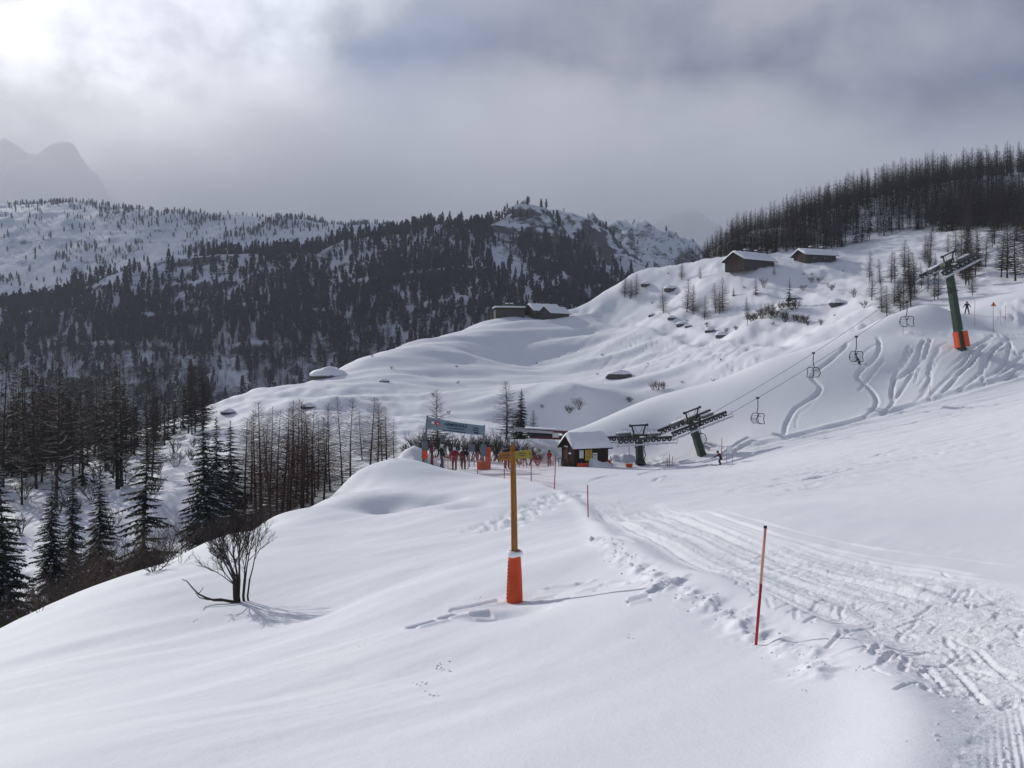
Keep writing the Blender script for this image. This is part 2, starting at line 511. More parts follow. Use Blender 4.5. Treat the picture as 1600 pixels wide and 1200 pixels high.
def c8(*p): return [(1100 + a / 3.2, 480 + b / 3.2) for a, b in p]
# ski tracks on the slope under the lift
for p, w, d in ((c8((865, 142), (878, 200), (850, 260), (790, 310), (765, 350), (800, 380), (840, 420), (865, 470), (840, 520), (790, 555)), 0.42, 0.34),
             (c8((735, 160), (690, 215), (620, 275), (575, 310), (540, 350), (560, 375), (583, 400), (560, 440), (500, 480), (450, 515), (410, 590), (400, 660)), 0.45, 0.34),
             (c8((590, 420), (520, 500), (470, 540), (460, 610)), 0.2, 0.12),
             (c8((1110, 160), (1080, 210), (1065, 275), (1000, 335), (955, 365), (940, 440), (950, 480)), 0.42, 0.3),
             (c8((1140, 150), (1110, 230), (1050, 310), (1000, 400), (950, 470), (920, 510), (880, 540)), 0.4, 0.3),
             (c8((1050, 205), (1000, 280), (955, 340), (935, 440)), 0.34, 0.24),
             (c8((1185, 200), (1150, 250), (1125, 320), (1130, 370), (1100, 430), (1050, 480)), 0.4, 0.28),
             (c8((1175, 215), (1120, 370), (1080, 430)), 0.2, 0.14),
             (c8((1380, 180), (1310, 260), (1230, 340), (1150, 420), (1120, 470)), 0.3, 0.24),
             (c8((1430, 170), (1350, 260), (1290, 320), (1230, 390), (1180, 440)), 0.42, 0.3),
             (c8((1500, 170), (1430, 240), (1400, 310), (1310, 390), (1270, 420)), 0.36, 0.26),
             (c8((1530, 160), (1520, 240), (1480, 310), (1370, 380)), 0.34, 0.26),
             (c8((1600, 240), (1540, 290), (1460, 350)), 0.36, 0.26), (c8((1640, 270), (1560, 320), (1500, 360)), 0.3, 0.24),
             (c8((1640, 190), (1570, 240), (1540, 200), (1510, 150)), 0.3, 0.22),
             (c8((1640, 128), (1500, 143), (1410, 165), (1330, 200), (1220, 205)), 0.4, 0.3)):
    groove(p, w * 0.45, d * 0.85, 0.16)
# edge of the groomed run
groove(c8((200, 712), (330, 672), (420, 655), (600, 610), (740, 575), (860, 545), (1000, 505), (1160, 460), (1300, 420), (1450, 375), (1640, 322)), 0.5, 0.22, 0.7)
groove(c8((180, 730), (400, 690), (640, 640)), 0.3, 0.08, 0.5)
# tracks across the groomed run
rng = np.random.default_rng(5)
for a, b, c, dd in (((1600, 662), (1450, 690), (1240, 738), 0.10), ((1600, 690), (1400, 720), (1200, 752), 0.08), ((1600, 640), (1480, 668), (1330, 700), 0.08), ((1590, 633), (1500, 650), (1420, 664), 0.1), ((1560, 690), (1300, 735), (1060, 765), 0.06), ((1500, 655), (1330, 695), (1150, 735), 0.07), ((1400, 705), (1230, 735), (1050, 752), 0.06), ((1600, 720), (1420, 745), (1200, 772), 0.06)):
    groove([a, b, c], 0.22, dd, 0.5)
for k in range(34):
    u0 = rng.uniform(1150, 1640); v0 = 700 - (u0 - 1150) * 0.235 + rng.uniform(6, 95)
    ln = rng.uniform(70, 260)
    v1 = v0 + ln * rng.uniform(0.13, 0.24)
    groove([(u0, v0), (u0 - ln * 0.5, (v0 + v1) / 2 + rng.uniform(-4, 4)), (u0 - ln, v1)], rng.uniform(0.10, 0.2), rng.uniform(0.04, 0.10), 0.5)
for k in range(12):
    u0 = rng.uniform(1380, 1600); v0 = rng.uniform(526, 560)
    groove([(u0, v0), (u0 - rng.uniform(10, 40), v0 + 22), (u0 - rng.uniform(30, 80), v0 + rng.uniform(40, 65))], rng.uniform(0.10, 0.18), rng.uniform(0.08, 0.18), 0.4)
# streaks along the near run
for k in range(16):
    u0 = rng.uniform(960, 1060); t_ = rng.uniform(0, 1)
    a_ = (930 + 120 * t_ + rng.uniform(-8, 8), 800 - 8 * t_); b_ = (1080 + 170 * t_, 880 - 45 * t_ + rng.uniform(-6, 6)); c_ = (1330 + 260 * t_, 985 - 95 * t_ + rng.uniform(-8, 8))
    groove([a_, b_, c_], rng.uniform(0.05, 0.12), rng.uniform(0.015, 0.035), 0.4)
# the road to the ruined huts and the marks below it
groove([(893, 484), (930, 493), (985, 506), (1050, 519), (1120, 531), (1200, 541), (1250, 545)], 1.5, 0.7, 0.35, y0=120)
for k in range(26):
    u = 930 + k * 10.5 + rng.uniform(-4, 4); v = 503 + (u - 930) * 0.16 + rng.uniform(6, 14)
    ln = rng.uniform(25, 85)
    groove([(u, v), (u - ln * 0.55, v + ln * 0.30), (u - ln, v + ln * 0.66)], rng.uniform(0.16, 0.3), rng.uniform(0.10, 0.24), 0.2, y0=115)
# little wind lips round the signpost
for L in ([(700, 958), (745, 950), (785, 940)], [(735, 962), (770, 955)], [(830, 936), (868, 928)], [(850, 918), (900, 912), (915, 905)], [(935, 912), (985, 906), (1000, 908)], [(930, 852), (960, 846), (985, 852)], [(900, 925), (935, 918)], [(1020, 925), (1060, 905)], [(690, 970), (720, 962)], [(640, 985), (690, 972)], [(980, 938), (1015, 930)]):
    groove(L, 0.11, 0.05, 0.7)
# near run: its raised left edge
BERM = survey([(880, 768), (915, 800), (945, 838), (1000, 868), (1080, 900), (1180, 940), (1300, 1000), (1385, 1075), (1420, 1140), (1400, 1260)])
BERM = smooth_line(BERM, 5)
RUN = survey([(880, 768), (915, 800), (945, 838), (1000, 868), (1080, 900), (1180, 940), (1300, 1000), (1385, 1075), (1420, 1140), (1400, 1260), (1900, 1260), (1900, 1000), (1700, 930), (1450, 885), (1250, 850), (1120, 815), (1040, 785)])
GROOM = survey([(1470, 1260), (1520, 1150), (1560, 1090), (1640, 1030), (1900, 1000), (1900, 1260)])
def inside(x, y, poly):
    c = np.zeros(x.shape, bool)
    j = len(poly) - 1
    for i in range(len(poly)):
        (xi, yi), (xj, yj) = poly[i], poly[j]
        c ^= ((yi > y) != (yj > y)) & (x < (xj - xi) * (y - yi) / (yj - yi + 1e-12) + xi)
        j = i
    return c
SKIM = []
def skim():
    r = np.random.default_rng(12)
    ctr = survey([(1180, 905), (1300, 930), (1420, 960), (1500, 990), (1560, 1040), (1100, 870)])
    k = 0
    while k < 270:
        u = r.uniform(1080, 1640); v = r.uniform(875, 1090)
        p = hit(u, v)
        if p is None: continue
        x, y = p.x, p.y
        if not inside(np.array([x]), np.array([y]), RUN)[0] or y < 6: continue
        a = r.normal(0.5, 0.55) if r.random() < 0.6 else r.normal(2.3, 0.4)
        ln = r.uniform(0.2, 0.65)
        bend = r.uniform(-0.25, 0.25)
        pts = [(x + math.sin(a + bend * t) * ln * t, y + math.cos(a + bend * t) * ln * t) for t in (-0.5, 0, 0.5)]
        SKIM.append((pts, r.uniform(0.018, 0.030), r.uniform(0.008, 0.018)))
        k += 1
    # side-stepping prints
    for u, v, u2, v2 in ((1395, 1015, 1375, 1052), (1418, 1020, 1410, 1060), (1450, 1035, 1478, 1075), (1375, 1005, 1362, 1035), (1330, 985, 1290, 1025), (1490, 1030, 1540, 1090), (1525, 1000, 1580, 1050), (1290, 960, 1255, 985)):
        a = hit(u, v); b = hit(u2, v2)
        SKIM.append(([(a.x, a.y), ((a.x + b.x) / 2, (a.y + b.y) / 2), (b.x, b.y)], 0.028, 0.020))
skim()
PATH = smooth_line(survey([(715, 838), (760, 828), (800, 812), (830, 795), (860, 780), (890, 772)]), 4)
CORNICE = smooth_line(survey([(930, 846), (965, 868), (1000, 893), (1050, 918), (1100, 944), (1150, 970), (1195, 1005), (1250, 1030), (1275, 1060)]), 4)
HOLLOWS = [(638, 782, 1.7, 0.55), (690, 778, 1.0, 0.22), (590, 792, 1.6, 0.25), (735, 790, 0.9, 0.2), (800, 955, 0.5, 0.16)]
HOLLOWS = [(hit(u, v), r, d) for u, v, r, d in HOLLOWS]
PILE = [(hit(u, v), r, h) for u, v, r, h in ((625, 712, 3.2, 0.7), (650, 706, 2.4, 0.5), (960, 722, 2.2, 0.8), (985, 722, 1.6, 0.5), (1030, 724, 3, 0.5), (935, 728, 1.5, 0.5), (890, 728, 1.6, 0.45), (850, 718, 2.2, 0.7), (1340, 515, 2.5, 0.7), (1425, 522, 1.6, 0.3), (1490, 523, 2, 0.3), (1555, 527, 2, 0.5), (1580, 500, 2.5, 1.0), (1600, 480, 3, 1.0))]

def ground_detail(X, Y):
    """drifts, bumps and tracks on top of the surveyed surface"""
    shp = X.shape
    x = X.ravel(); y = Y.ravel()
    dz = np.zeros_like(x)
    r = np.hypot(x, y)
    i = np.nonzero((y > 98) & (y < 240) & (x < 62))[0]
    if len(i):      # long wind drifts on the far hill, running down the slope
        xx, yy = x[i], y[i]
        m = sstep(104, 125, yy) * (1 - sstep(205, 238, yy)) * (1 - sstep(30, 60, xx))
        a = math.radians(24)
        p = xx * math.cos(a) + yy * math.sin(a); q = -xx * math.sin(a) + yy * math.cos(a)
        q = q + 2.5 * perlin(p / 30, q / 30, 3)
        dz[i] += m * (1.35 * fbm(p / 40, q / 11, 4, 5) + 0.7 * np.maximum(0, fbm(p / 22, q / 6.5, 2, 9)))
    i = np.nonzero((y > 122) & (x > 20) & (y < 320))[0]
    if len(i):      # hummocks on the knoll
        xx, yy = x[i], y[i]
        m = sstep(122, 145, yy) * sstep(20, 40, xx)
        dz[i] += m * (0.9 * fbm(xx / 13, yy / 13, 4, 21) + 0.28 * fbm(xx / 2.6, yy / 3.2, 3, 25) + 0.7 * np.maximum(0, ridged(xx / 17, yy / 17, 2, 33) - 0.7))
    i = np.nonzero((y > 40) & (x < -6) & (y < 135))[0]
    if len(i):      # hollow under the trees
        xx, yy = x[i], y[i]
        m = sstep(42, 55, yy) * sstep(-8, -14, xx)
        dz[i] += m * (0.7 * fbm(xx / 12, yy / 12, 3, 61) + 0.35 * fbm(xx / 3, yy / 3, 2, 65))
    i = np.nonzero((y > -5) & (y < 66) & (np.abs(x) < 45))[0]
    if len(i):      # soft wind waves close by
        xx, yy = x[i], y[i]
        a = math.radians(35)
        p = xx * math.sin(a) + yy * math.cos(a); q = xx * math.cos(a) - yy * math.sin(a)
        f = 1 - 0.7 * sstep(-1, 2.5, xx - 0.06 * yy)
        dz[i] += 0.10 * fbm(p / 9, q / 2.6, 3, 71) * f * sstep(3, 9, yy) + 0.016 * fbm(p / 2.2, q / 0.6, 3, 75) * sstep(-0.25, 0.35, perlin(xx / 4, yy / 4, 76)) * sstep(2, 5, r[i])
    for p, rad, dep in HOLLOWS:
        i = Near([(p.x, p.y)], rad * 2.2)(x, y)
        if len(i):
            d = np.hypot((x[i] - p.x) / 1.25, (y[i] - p.y)) / rad
            dz[i] -= dep * np.exp(-d ** 4 * 0.9)
    for p, rad, h in PILE:
        i = Near([(p.x, p.y)], rad * 1.6)(x, y)
        if len(i):
            d = np.hypot(x[i] - p.x, y[i] - p.y) / rad
            m = np.exp(-d * d * 1.6)
            dz[i] += m * h * (0.6 + 0.6 * fbm(x[i] / 1.1, y[i] / 1.1, 3, 83)) + m * 0.16 * fbm(x[i] / 0.45, y[i] / 0.6, 2, 84)
    for line, w, d, berm in GROOVES:
        i = Near(line, w * 4)(x, y)
        if not len(i): continue
        ds, pos = seg_dist(x[i], y[i], line)
        k = ds < w * 3.6
        if not k.any(): continue
        i = i[k]; ds = ds[k]; pos = pos[k]
        wob = 0.75 + 0.9 * perlin(x[i] / 2.6, y[i] / 2.6, 8)
        end = sstep(0, 0.06, pos) * sstep(1, 0.94, pos)
        dz[i] += d * end * wob * (-np.exp(-(ds / w) ** 4) + berm * np.exp(-((ds - w * 1.7) / (w * 0.6)) ** 2))
    i = Near(PATH, 2.5)(x, y)
    if len(i):
        ds, pos = seg_dist(x[i], y[i], PATH)
        m = np.exp(-(ds / 0.9) ** 4) * sstep(0, 0.3, pos)
        dz[i] += m * (0.20 * fbm(x[i] / 0.5, y[i] / 0.7, 3, 87) - 0.05)
    i = Near(CORNICE, 2.5)(x, y)
    if len(i):
        ds, pos = seg_dist(x[i], y[i], CORNICE)
        m = np.exp(-(ds / 0.22) ** 2) * np.clip(0.4 + 1.9 * fbm(x[i] / 0.4, y[i] / 0.4, 3, 88), 0, 1.6)
        dz[i] += 0.07 * m
    i = Near(RUN, 3)(x, y)
    if len(i):
        xx, yy = x[i], y[i]
        ds, pos = seg_dist(xx, yy, BERM)
        ins = inside(xx, yy, RUN).astype(float)
        dedge, _ = seg_dist(xx, yy, RUN + [RUN[0]])
        soft = ins * sstep(0.0, 0.8, dedge)
        dz[i] += 0.09 * np.exp(-(ds / 0.35) ** 2) - 0.07 * soft
        gm = inside(xx, yy, GROOM).astype(float)
        dz[i] += soft * (1 - gm) * (0.030 * fbm(xx / 0.6, yy / 0.6, 3, 95) + 0.016 * fbm(xx / 0.16, yy / 0.2, 2, 97)) * (0.5 + 0.9 * sstep(-0.3, 0.3, perlin(xx / 2.5, yy / 3.5, 99)))
        dz[i] += gm * (0.012 * fbm(xx / 0.25, yy / 0.25, 2, 98))
        for line, w, d in SKIM:
            j = Near(line, w * 4)(xx, yy)
            if not len(j): continue
            ds, pos = seg_dist(xx[j], yy[j], line)
            end = sstep(0, 0.1, pos) * sstep(1, 0.9, pos)
            dz[i[j]] += d * end * (-np.exp(-(ds / w) ** 4) + 0.35 * np.exp(-((ds - w * 1.6) / (w * 0.6)) ** 2))
    # brushed streaks along the groomed run, further off
    i = np.nonzero((y > 26) & (y < 90) & (x > -2) & (x < 75))[0]
    if len(i):
        xx, yy = x[i], y[i]
        m = sstep(26, 40, yy) * sstep(89, 84, yy) * sstep(-1, 4, xx) * sstep(-26, -10, xx - yy * 0.62 + 8)
        q = yy - 0.10 * xx
        dz[i] += m * (0.11 * fbm(xx / 12, q / 1.3, 3, 101) + 0.04 * fbm(xx / 1.4, q / 0.8, 2, 105))
    return dz.reshape(shp)

def ground_z(x, y):
    x = np.asarray(x, dtype=np.float64); y = np.asarray(y, dtype=np.float64)
    return GROUND(x, y) + ground_detail(x, y)
def gz(x, y):
    return float(ground_z(np.array([x]), np.array([y]))[0])
def on_ground(u, v, **k):
    p = hit(u, v, **k)
    p.z = gz(p.x, p.y)
    return p
def under(u, y):
    """the snow surface below pixel column u, y metres ahead"""
    x = (u - 800.0) / F * y
    return Vector((x, y, gz(x, y)))

def polar_grid(angles, radii):
    A, R = np.meshgrid(angles, radii)
    return R * np.sin(A), R * np.cos(A)
def grid_faces(nr, nc, wrap=False):
    i = np.arange(nr - 1)[:, None]; j = np.arange(nc if wrap else nc - 1)[None, :]
    j2 = (j + 1) % nc
    a = i * nc + j; b = i * nc + j2; c = (i + 1) * nc + j2; d = (i + 1) * nc + j
    return np.stack([a, b, c, d], -1).reshape(-1, 4)

def build_ground():
    fine = np.radians(np.arange(-34.5, 34.51, 0.1 * GRID))
    side = np.radians(np.arange(36, 324, 2.0))
    ang = np.concatenate([fine, side])
    rad = [0.6]
    while rad[-1] < 460:
        r = rad[-1]
        s = r * 0.04 if r < 3 else r * 0.0037 if r < 17 else r * 0.009 if r < 62 else 0.36 if r < 84 else 0.26 if r < 112 else 0.5 if r < 120 else 1.0 if r < 250 else 4.0
        rad.append(r + s * GRID)
    rad = np.array(rad)
    x, y = polar_grid(ang, rad)
    z = ground_z(x, y)
    V = np.stack([x, y, z], -1).reshape(-1, 3)
    Fc = grid_faces(len(rad), len(ang), True)[:, ::-1]
    me = fast_mesh('ground', V, Fc)
    xf = x.ravel(); yf = y.ravel()
    gm = np.zeros(len(xf), np.float32); ch = np.zeros(len(xf), np.float32)
    i = Near(RUN, 1)(xf, yf)
    de, _ = seg_dist(xf[i], yf[i], GROOM + [GROOM[0]])
    dr, _ = seg_dist(xf[i], yf[i], RUN + [RUN[0]])
    gm[i] = inside(xf[i], yf[i], GROOM) * sstep(0, 0.5, de)
    ch[i] = inside(xf[i], yf[i], RUN) * sstep(0, 0.6, dr) * (1 - 0.7 * gm[i])
    j = np.nonzero((yf > 20) & (yf < 92) & (xf > -2) & (xf < 75))[0]
    ch[j] = np.maximum(ch[j], 0.55 * sstep(20, 34, yf[j]) * sstep(91, 85, yf[j]) * sstep(-1, 4, xf[j] - 0.03 * yf[j]))
    for nm, d in (('groomed', gm), ('churned', ch)):
        at = me.attributes.new(nm, 'FLOAT', 'POINT'); at.data.foreach_set('value', d.astype(np.float32))
    o = link('ground', me, M['snow'])
    tag(o, kind='structure')
    return o
GRID = 1.0
build_ground()

# ------------------------------------------------------------------ the mountain across the valley, and the peaks in the mist
MP = []
def mp(u, v, y):
    p = PX(u, v, y); MP.append((p.x, p.y, p.z))
def mps(*rows):
    for r in rows: mp(*r)
def mcrest(u, v, y, *back):
    mp(u, v, y); p = PX(u, v, y)
    for b in back: MP.append((p.x * (y + b[0]) / y, y + b[0], p.z - b[1]))
for u in (-500, -200, 100, 400, 700, 950, 1200):
    MP.append(((u - 800) / F * 330, 330, -95)); MP.append(((u - 800) / F * 420, 420, -72 if u < 900 else -80))
mps((-300, 640, 510), (0, 630, 520), (300, 590, 520), (560, 545, 525), (760, 510, 530), (-300, 570, 570), (0, 560, 580), (200, 520, 580), (400, 500, 575), (600, 460, 585), (800, 450, 595), (900, 470, 580),
    (0, 515, 630), (250, 460, 638), (450, 430, 648), (620, 400, 672), (760, 380, 694), (850, 390, 705), (900, 430, 660), (950, 450, 700), (1000, 440, 900))
mcrest(-300, 520, 660, (60, 6)); mcrest(0, 484, 660, (60, 9)); mcrest(130, 458, 665, (60, 9)); mcrest(230, 430, 670, (60, 9)); mcrest(330, 408, 680, (60, 9)); mcrest(430, 394, 690, (60, 10), (160, 20)); mcrest(560, 374, 705, (60, 12), (160, 30)); mcrest(640, 360, 715, (60, 12), (160, 34))
mcrest(700, 339, 730, (60, 10), (160, 34)); mcrest(760, 335, 740, (60, 10), (160, 34)); mcrest(818, 319, 770, (60, 14), (200, 50)); mcrest(850, 333, 840, (80, 20)); mcrest(890, 345, 980, (80, 26)); mcrest(940, 357, 1200, (80, 30)); mcrest(1000, 358, 1500, (100, 40)); mcrest(1035, 395, 1700, (100, 60)); mcrest(1070, 440, 1750, (100, 60))
mps((900, 400, 950), (960, 400, 1150), (1000, 400, 1350), (980, 430, 1150))
# ridge behind, on the left
mps((0, 430, 1300), (150, 410, 1350), (300, 388, 1400), (-300, 430, 1300))
mcrest(-400, 370, 1850, (100, 30)); mcrest(-150, 355, 1850, (100, 30)); mcrest(0, 347, 1850, (100, 30)); mcrest(100, 329, 1870, (100, 34)); mcrest(180, 342, 1880, (100, 34)); mcrest(260, 350, 1900, (100, 34)); mcrest(340, 363, 1900, (100, 34)); mcrest(430, 369, 1910, (100, 34)); mcrest(520, 380, 1920, (100, 34))
for u in (-400, 0, 300, 600, 900, 1200): MP.append(((u - 800) / F * 2700, 2700, 60))
MOUNT = TPS(MP, smooth=1e-4, scale=400.0)
def mount_z(x, y):
    x = np.asarray(x, dtype=np.float64); y = np.asarray(y, dtype=np.float64)
    z = MOUNT(x, y)
    r = np.hypot(x, y)
    amp = sstep(380, 560, r)
    px = (x - 11) / F * 0 + x / np.maximum(y, 1) * F + 800      # how far round to the east the slope lies
    rocky = sstep(250, 420, x + 0 * y) if False else sstep(790, 900, px)
    z = z + amp * (9.0 * fbm(x / 120, y / 160, 4, 41) + 3.0 * ridged(x / 46, y / 70, 3, 77) - 2.0)
    z = z + amp * rocky * (15.0 * (ridged(x / 60, y / 130, 5, 13) - 1.15))
    # the pointed summit and the teeth along its ridge
    for u_, v_, y_, hgt, wid in ((818, 319, 770, 20, 20), (858, 336, 860, 7, 20), (905, 347, 1030, 10, 26), (950, 357, 1250, 12, 32), (990, 356, 1450, 14, 40)):
        p_ = PX(u_, v_, y_)
        d_ = np.hypot(x - p_.x, (y - p_.y) * 0.8)
        z = z + hgt * np.exp(-d_ / wid)
    p_ = PX(818, 319, 770)
    z = z - 17.0 * np.exp(-((x - p_.x) ** 2 + (y - p_.y) ** 2) / 120.0 ** 2)
    # rock steps across the slope
    band = fbm(x / 150, y / 150, 3, 91) * 14 + z
    st = np.abs(((band / 26.0) % 1.0) - 0.5)
    z = z + amp * 5.0 * sstep(0.12, 0.02, st) * sstep(-0.1, 0.3, fbm(x / 90, y / 90, 2, 55))
    return z
def mount_mat():
    t = NT('mountain')
    c = t.coord('Object')
    g = t.n('ShaderNodeNewGeometry')
    sx = t.n('ShaderNodeSeparateXYZ'); t.l(g.outputs['Normal'], sx.inputs[0])
    nz = t.noise(c, 0.05, 6, 0.65)
    nf = t.noise(c, 0.16, 4, 0.7, (1, 1, 2.2))
    steep = t.math('ADD', sx.outputs['Z'], t.math('MULTIPLY', t.math('SUBTRACT', nz, 0.5), 0.7))
    steep = t.math('ADD', steep, t.math('MULTIPLY', t.math('SUBTRACT', nf, 0.5), 0.55))
    fac = t.mapr(steep, 0.66, 0.84)
    rock = t.ramp(t.noise(c, 0.3, 5), (0.3, (0.055, 0.05, 0.05)), (0.7, (0.13, 0.12, 0.115)))
    t.base(t.mix(fac, rock, (0.78, 0.80, 0.83))).rough(0.8)
    t.p.inputs['Specular IOR Level'].default_value = 0.1
    b = t.bump(t.noise(c, 0.12, 6, 0.65), 0.6, 4.0)
mount_mat()
def build_mountain():
    ang = np.radians(np.arange(-44, 24.01, 0.13))
    rad = np.concatenate([np.arange(330, 560, 5.0), np.arange(560, 1000, 3.5), np.arange(1000, 2600, 9.0)])
    x, y = polar_grid(ang, rad)
    z = mount_z(x, y)
    o = link('mountain', fast_mesh('mountain', np.stack([x, y, z], -1).reshape(-1, 3), grid_faces(len(rad), len(ang))[:, ::-1]), M['mountain'])
    tag(o, kind='structure')
build_mountain()

def peak(name, pts, y, depth, seed, amp, base=-60):
    """a rocky massif given by the skyline it shows"""
    us = np.array([p[0] for p in pts], float); vs = np.array([p[1] for p in pts], float)
    xs = (us - 800) / F * y; zs = (HV - vs) / F * y
    gx = np.linspace(xs[0], xs[-1], 260); gd = np.linspace(-1, 1, 120)
    X, D = np.meshgrid(gx, gd)
    top = np.interp(X, xs, zs)
    fall = 1 - np.abs(D) ** 0.85
    Y = y + D * depth
    Z = base + (top - base) * fall
    Z = Z + (ridged(X / (amp * 4.5), Y / (amp * 6), 5, seed, 0.55) - 0.9) * amp * sstep(0, 0.25, fall)
    o = link(name, fast_mesh(name, np.stack([X, Y, Z], -1).reshape(-1, 3), grid_faces(120, 260)), M['mountain'])
    tag(o, kind='structure')
peak('mountain', [(-900, 430), (-500, 330), (-250, 270), (-60, 222), (0, 214), (30, 226), (60, 236), (90, 228), (115, 240), (140, 268), (165, 300), (200, 330), (260, 350), (400, 370), (560, 420)], 5000, 1200, 7, 80)
peak('mountain', [(820, 440), (960, 390), (1000, 372), (1030, 348), (1055, 338), (1080, 336), (1105, 348), (1135, 372), (1190, 392), (1300, 400), (1500, 410), (1800, 420)], 4700, 1000, 23, 60)
def valley_floor():
    n = 24
    gx = np.linspace(-2600, 2600, n); gy = np.linspace(-950, 2600, n)
    X, Y = np.meshgrid(gx, gy)
    o = link('terrain', fast_mesh('terrain', np.stack([X, Y, np.full_like(X, -130.0)], -1).reshape(-1, 3), grid_faces(n, n)), M['snow'])
    tag(o, kind='structure')
valley_floor()

# ------------------------------------------------------------------ trees
simple('larch_bark', (0.050, 0.040, 0.036), 0.9, 0.4, 3.0, stretch=(1, 1, 0.3))
simple('larch_twigs', (0.056, 0.037, 0.030), 0.9, 0.4, 1.5)
simple('larch_warm', (0.090, 0.047, 0.030), 0.9, 0.4, 1.5)
simple('spruce_bark', (0.040, 0.033, 0.030), 0.9, 0.3, 3.0)
simple('spruce_needles', (0.020, 0.027, 0.022), 0.85, 0.45, 2.0)
simple('pine_needles', (0.024, 0.029, 0.027), 0.9, 0.4, 0.4)
simple('shrub_wood', (0.045, 0.036, 0.032), 0.9, 0.35, 6.0)
simple('shrub_brown', (0.085, 0.060, 0.048), 0.9, 0.35, 6.0)

class Soup:
    """triangles and quads gathered quickly"""
    def __init__(self): self.v = []; self.f = []; self.mi = []
    def tri(self, a, b, c, mi=0):
        n = len(self.v); self.v += [a, b, c]; self.f.append((n, n + 1, n + 2)); self.mi.append(mi)
    def quad(self, a, b, c, d, mi=0):
        n = len(self.v); self.v += [a, b, c, d]; self.f.append((n, n + 1, n + 2, n + 3)); self.mi.append(mi)
    def rib(self, a, b, w0, w1, side, mi=0):
        """flat tapering strip"""
        s = side
        if w1 <= 0: self.tri(a - s * w0, a + s * w0, b, mi)
        else: self.quad(a - s * w0, a + s * w0, b + s * w1, b - s * w1, mi)
    def mesh(self, name):
        me = bpy.data.meshes.new(name)
        me.from_pydata([tuple(p) for p in self.v], [], self.f)
        me.polygons.foreach_set('material_index', np.array(self.mi, dtype=np.int32))
        me.update()
        return me

def trunk_mesh(rnd, h, r, n=7, lean=0.0):
    mb = MB()
    k = 9
    ph = rnd.uniform(0, 6.28)
    pts = [Vector((math.sin(i / k * 3 + ph) * 0.012 * h + lean * (i / k) ** 2 * h - math.sin(ph) * 0.012 * h, math.cos(i / k * 2.2 + ph) * 0.008 * h - math.cos(ph) * 0.008 * h, -0.03 * h + 1.02 * h * i / k)) for i in range(k + 1)]
    rs = [max(0.012 * h / 10, r * (1 - 0.96 * (i / k) ** 0.9)) * (1.25 if i == 0 else 1) for i in range(k + 1)]
    mb.tube(pts, rs, n)
    return mb, pts
def along(pts, t):
    t = max(0.0, min(0.9999, t)) * (len(pts) - 1)
    i = int(t); f = t - i
    return pts[i].lerp(pts[i + 1], f)

def larch(seed, lod=0, h=10.0):
    """bare larch: straight stem, thin level branches with hanging twigs"""
    rnd = random.Random(seed)
    tr, pts = trunk_mesh(rnd, h, h * 0.0105, 6 if not lod else 4)
    s = Soup()
    nb = (210, 150, 70)[lod]
    tw = (14, 10, 5)[lod]
    wk = (1.35, 3.6, 7.5)[lod]
    low = rnd.uniform(0.05, 0.16)
    spread = rnd.uniform(0.17, 0.23)
    for i in range(nb):
        t = low + (1 - low) * (i + rnd.random()) / nb
        q = (t - low) / (1 - low)
        ln = h * spread * (0.10 + 0.95 * (1 - q) ** 0.75) * rnd.uniform(0.55, 1.15) * min(1, 0.55 + q * 3)
        a = i * 2.399 + rnd.uniform(-0.5, 0.5)
        d = Vector((math.cos(a), math.sin(a), 0))
        p0 = along(pts, t * 0.97 + 0.03)
        up = rnd.uniform(-0.06, 0.22) + 0.35 * q * q
        p1 = p0 + d * ln * 0.55 + Vector((0, 0, ln * (up * 0.55 - 0.04)))
        p2 = p0 + d * ln + Vector((0, 0, ln * (up + 0.10)))
        side = Vector((-d.y, d.x, 0))
        w = 0.012 * wk * (1.35 - q) * h / 10
        upv = Vector((0, 0, 1))
        for sv in ((side,) if lod == 2 else (side, upv)):
            s.rib(p0, p1, w, w * 0.65, sv); s.rib(p1, p2, w * 0.65, 0, sv)
        for k in range(tw):
            f = 0.25 + 0.75 * (k + rnd.random()) / tw
            b = p0.lerp(p1, f / 0.55) if f < 0.55 else p1.lerp(p2, (f - 0.55) / 0.45)
            sgn = 1 if k % 2 else -1
            l2 = ln * rnd.uniform(0.16, 0.36) * (1.15 - 0.6 * f)
            e = b + (d * rnd.uniform(0.3, 0.9) + side * sgn * rnd.uniform(0.4, 1.0) + Vector((0, 0, rnd.uniform(-0.75, 0.25)))) * l2
            s.rib(b, e, 0.007 * wk * h / 10, 0, Vector((rnd.uniform(-1, 1), rnd.uniform(-1, 1), rnd.uniform(-1, 1))).normalized())
            if lod == 0:
                e2 = b.lerp(e, 0.5) + (e - b).cross(upv) * rnd.choice((-0.5, 0.5)) + Vector((0, 0, -0.2 * l2))
                s.rib(b.lerp(e, 0.5), e2, 0.005 * h / 10, 0, upv)
    return tr.mesh('trunk'), s.mesh('crown')

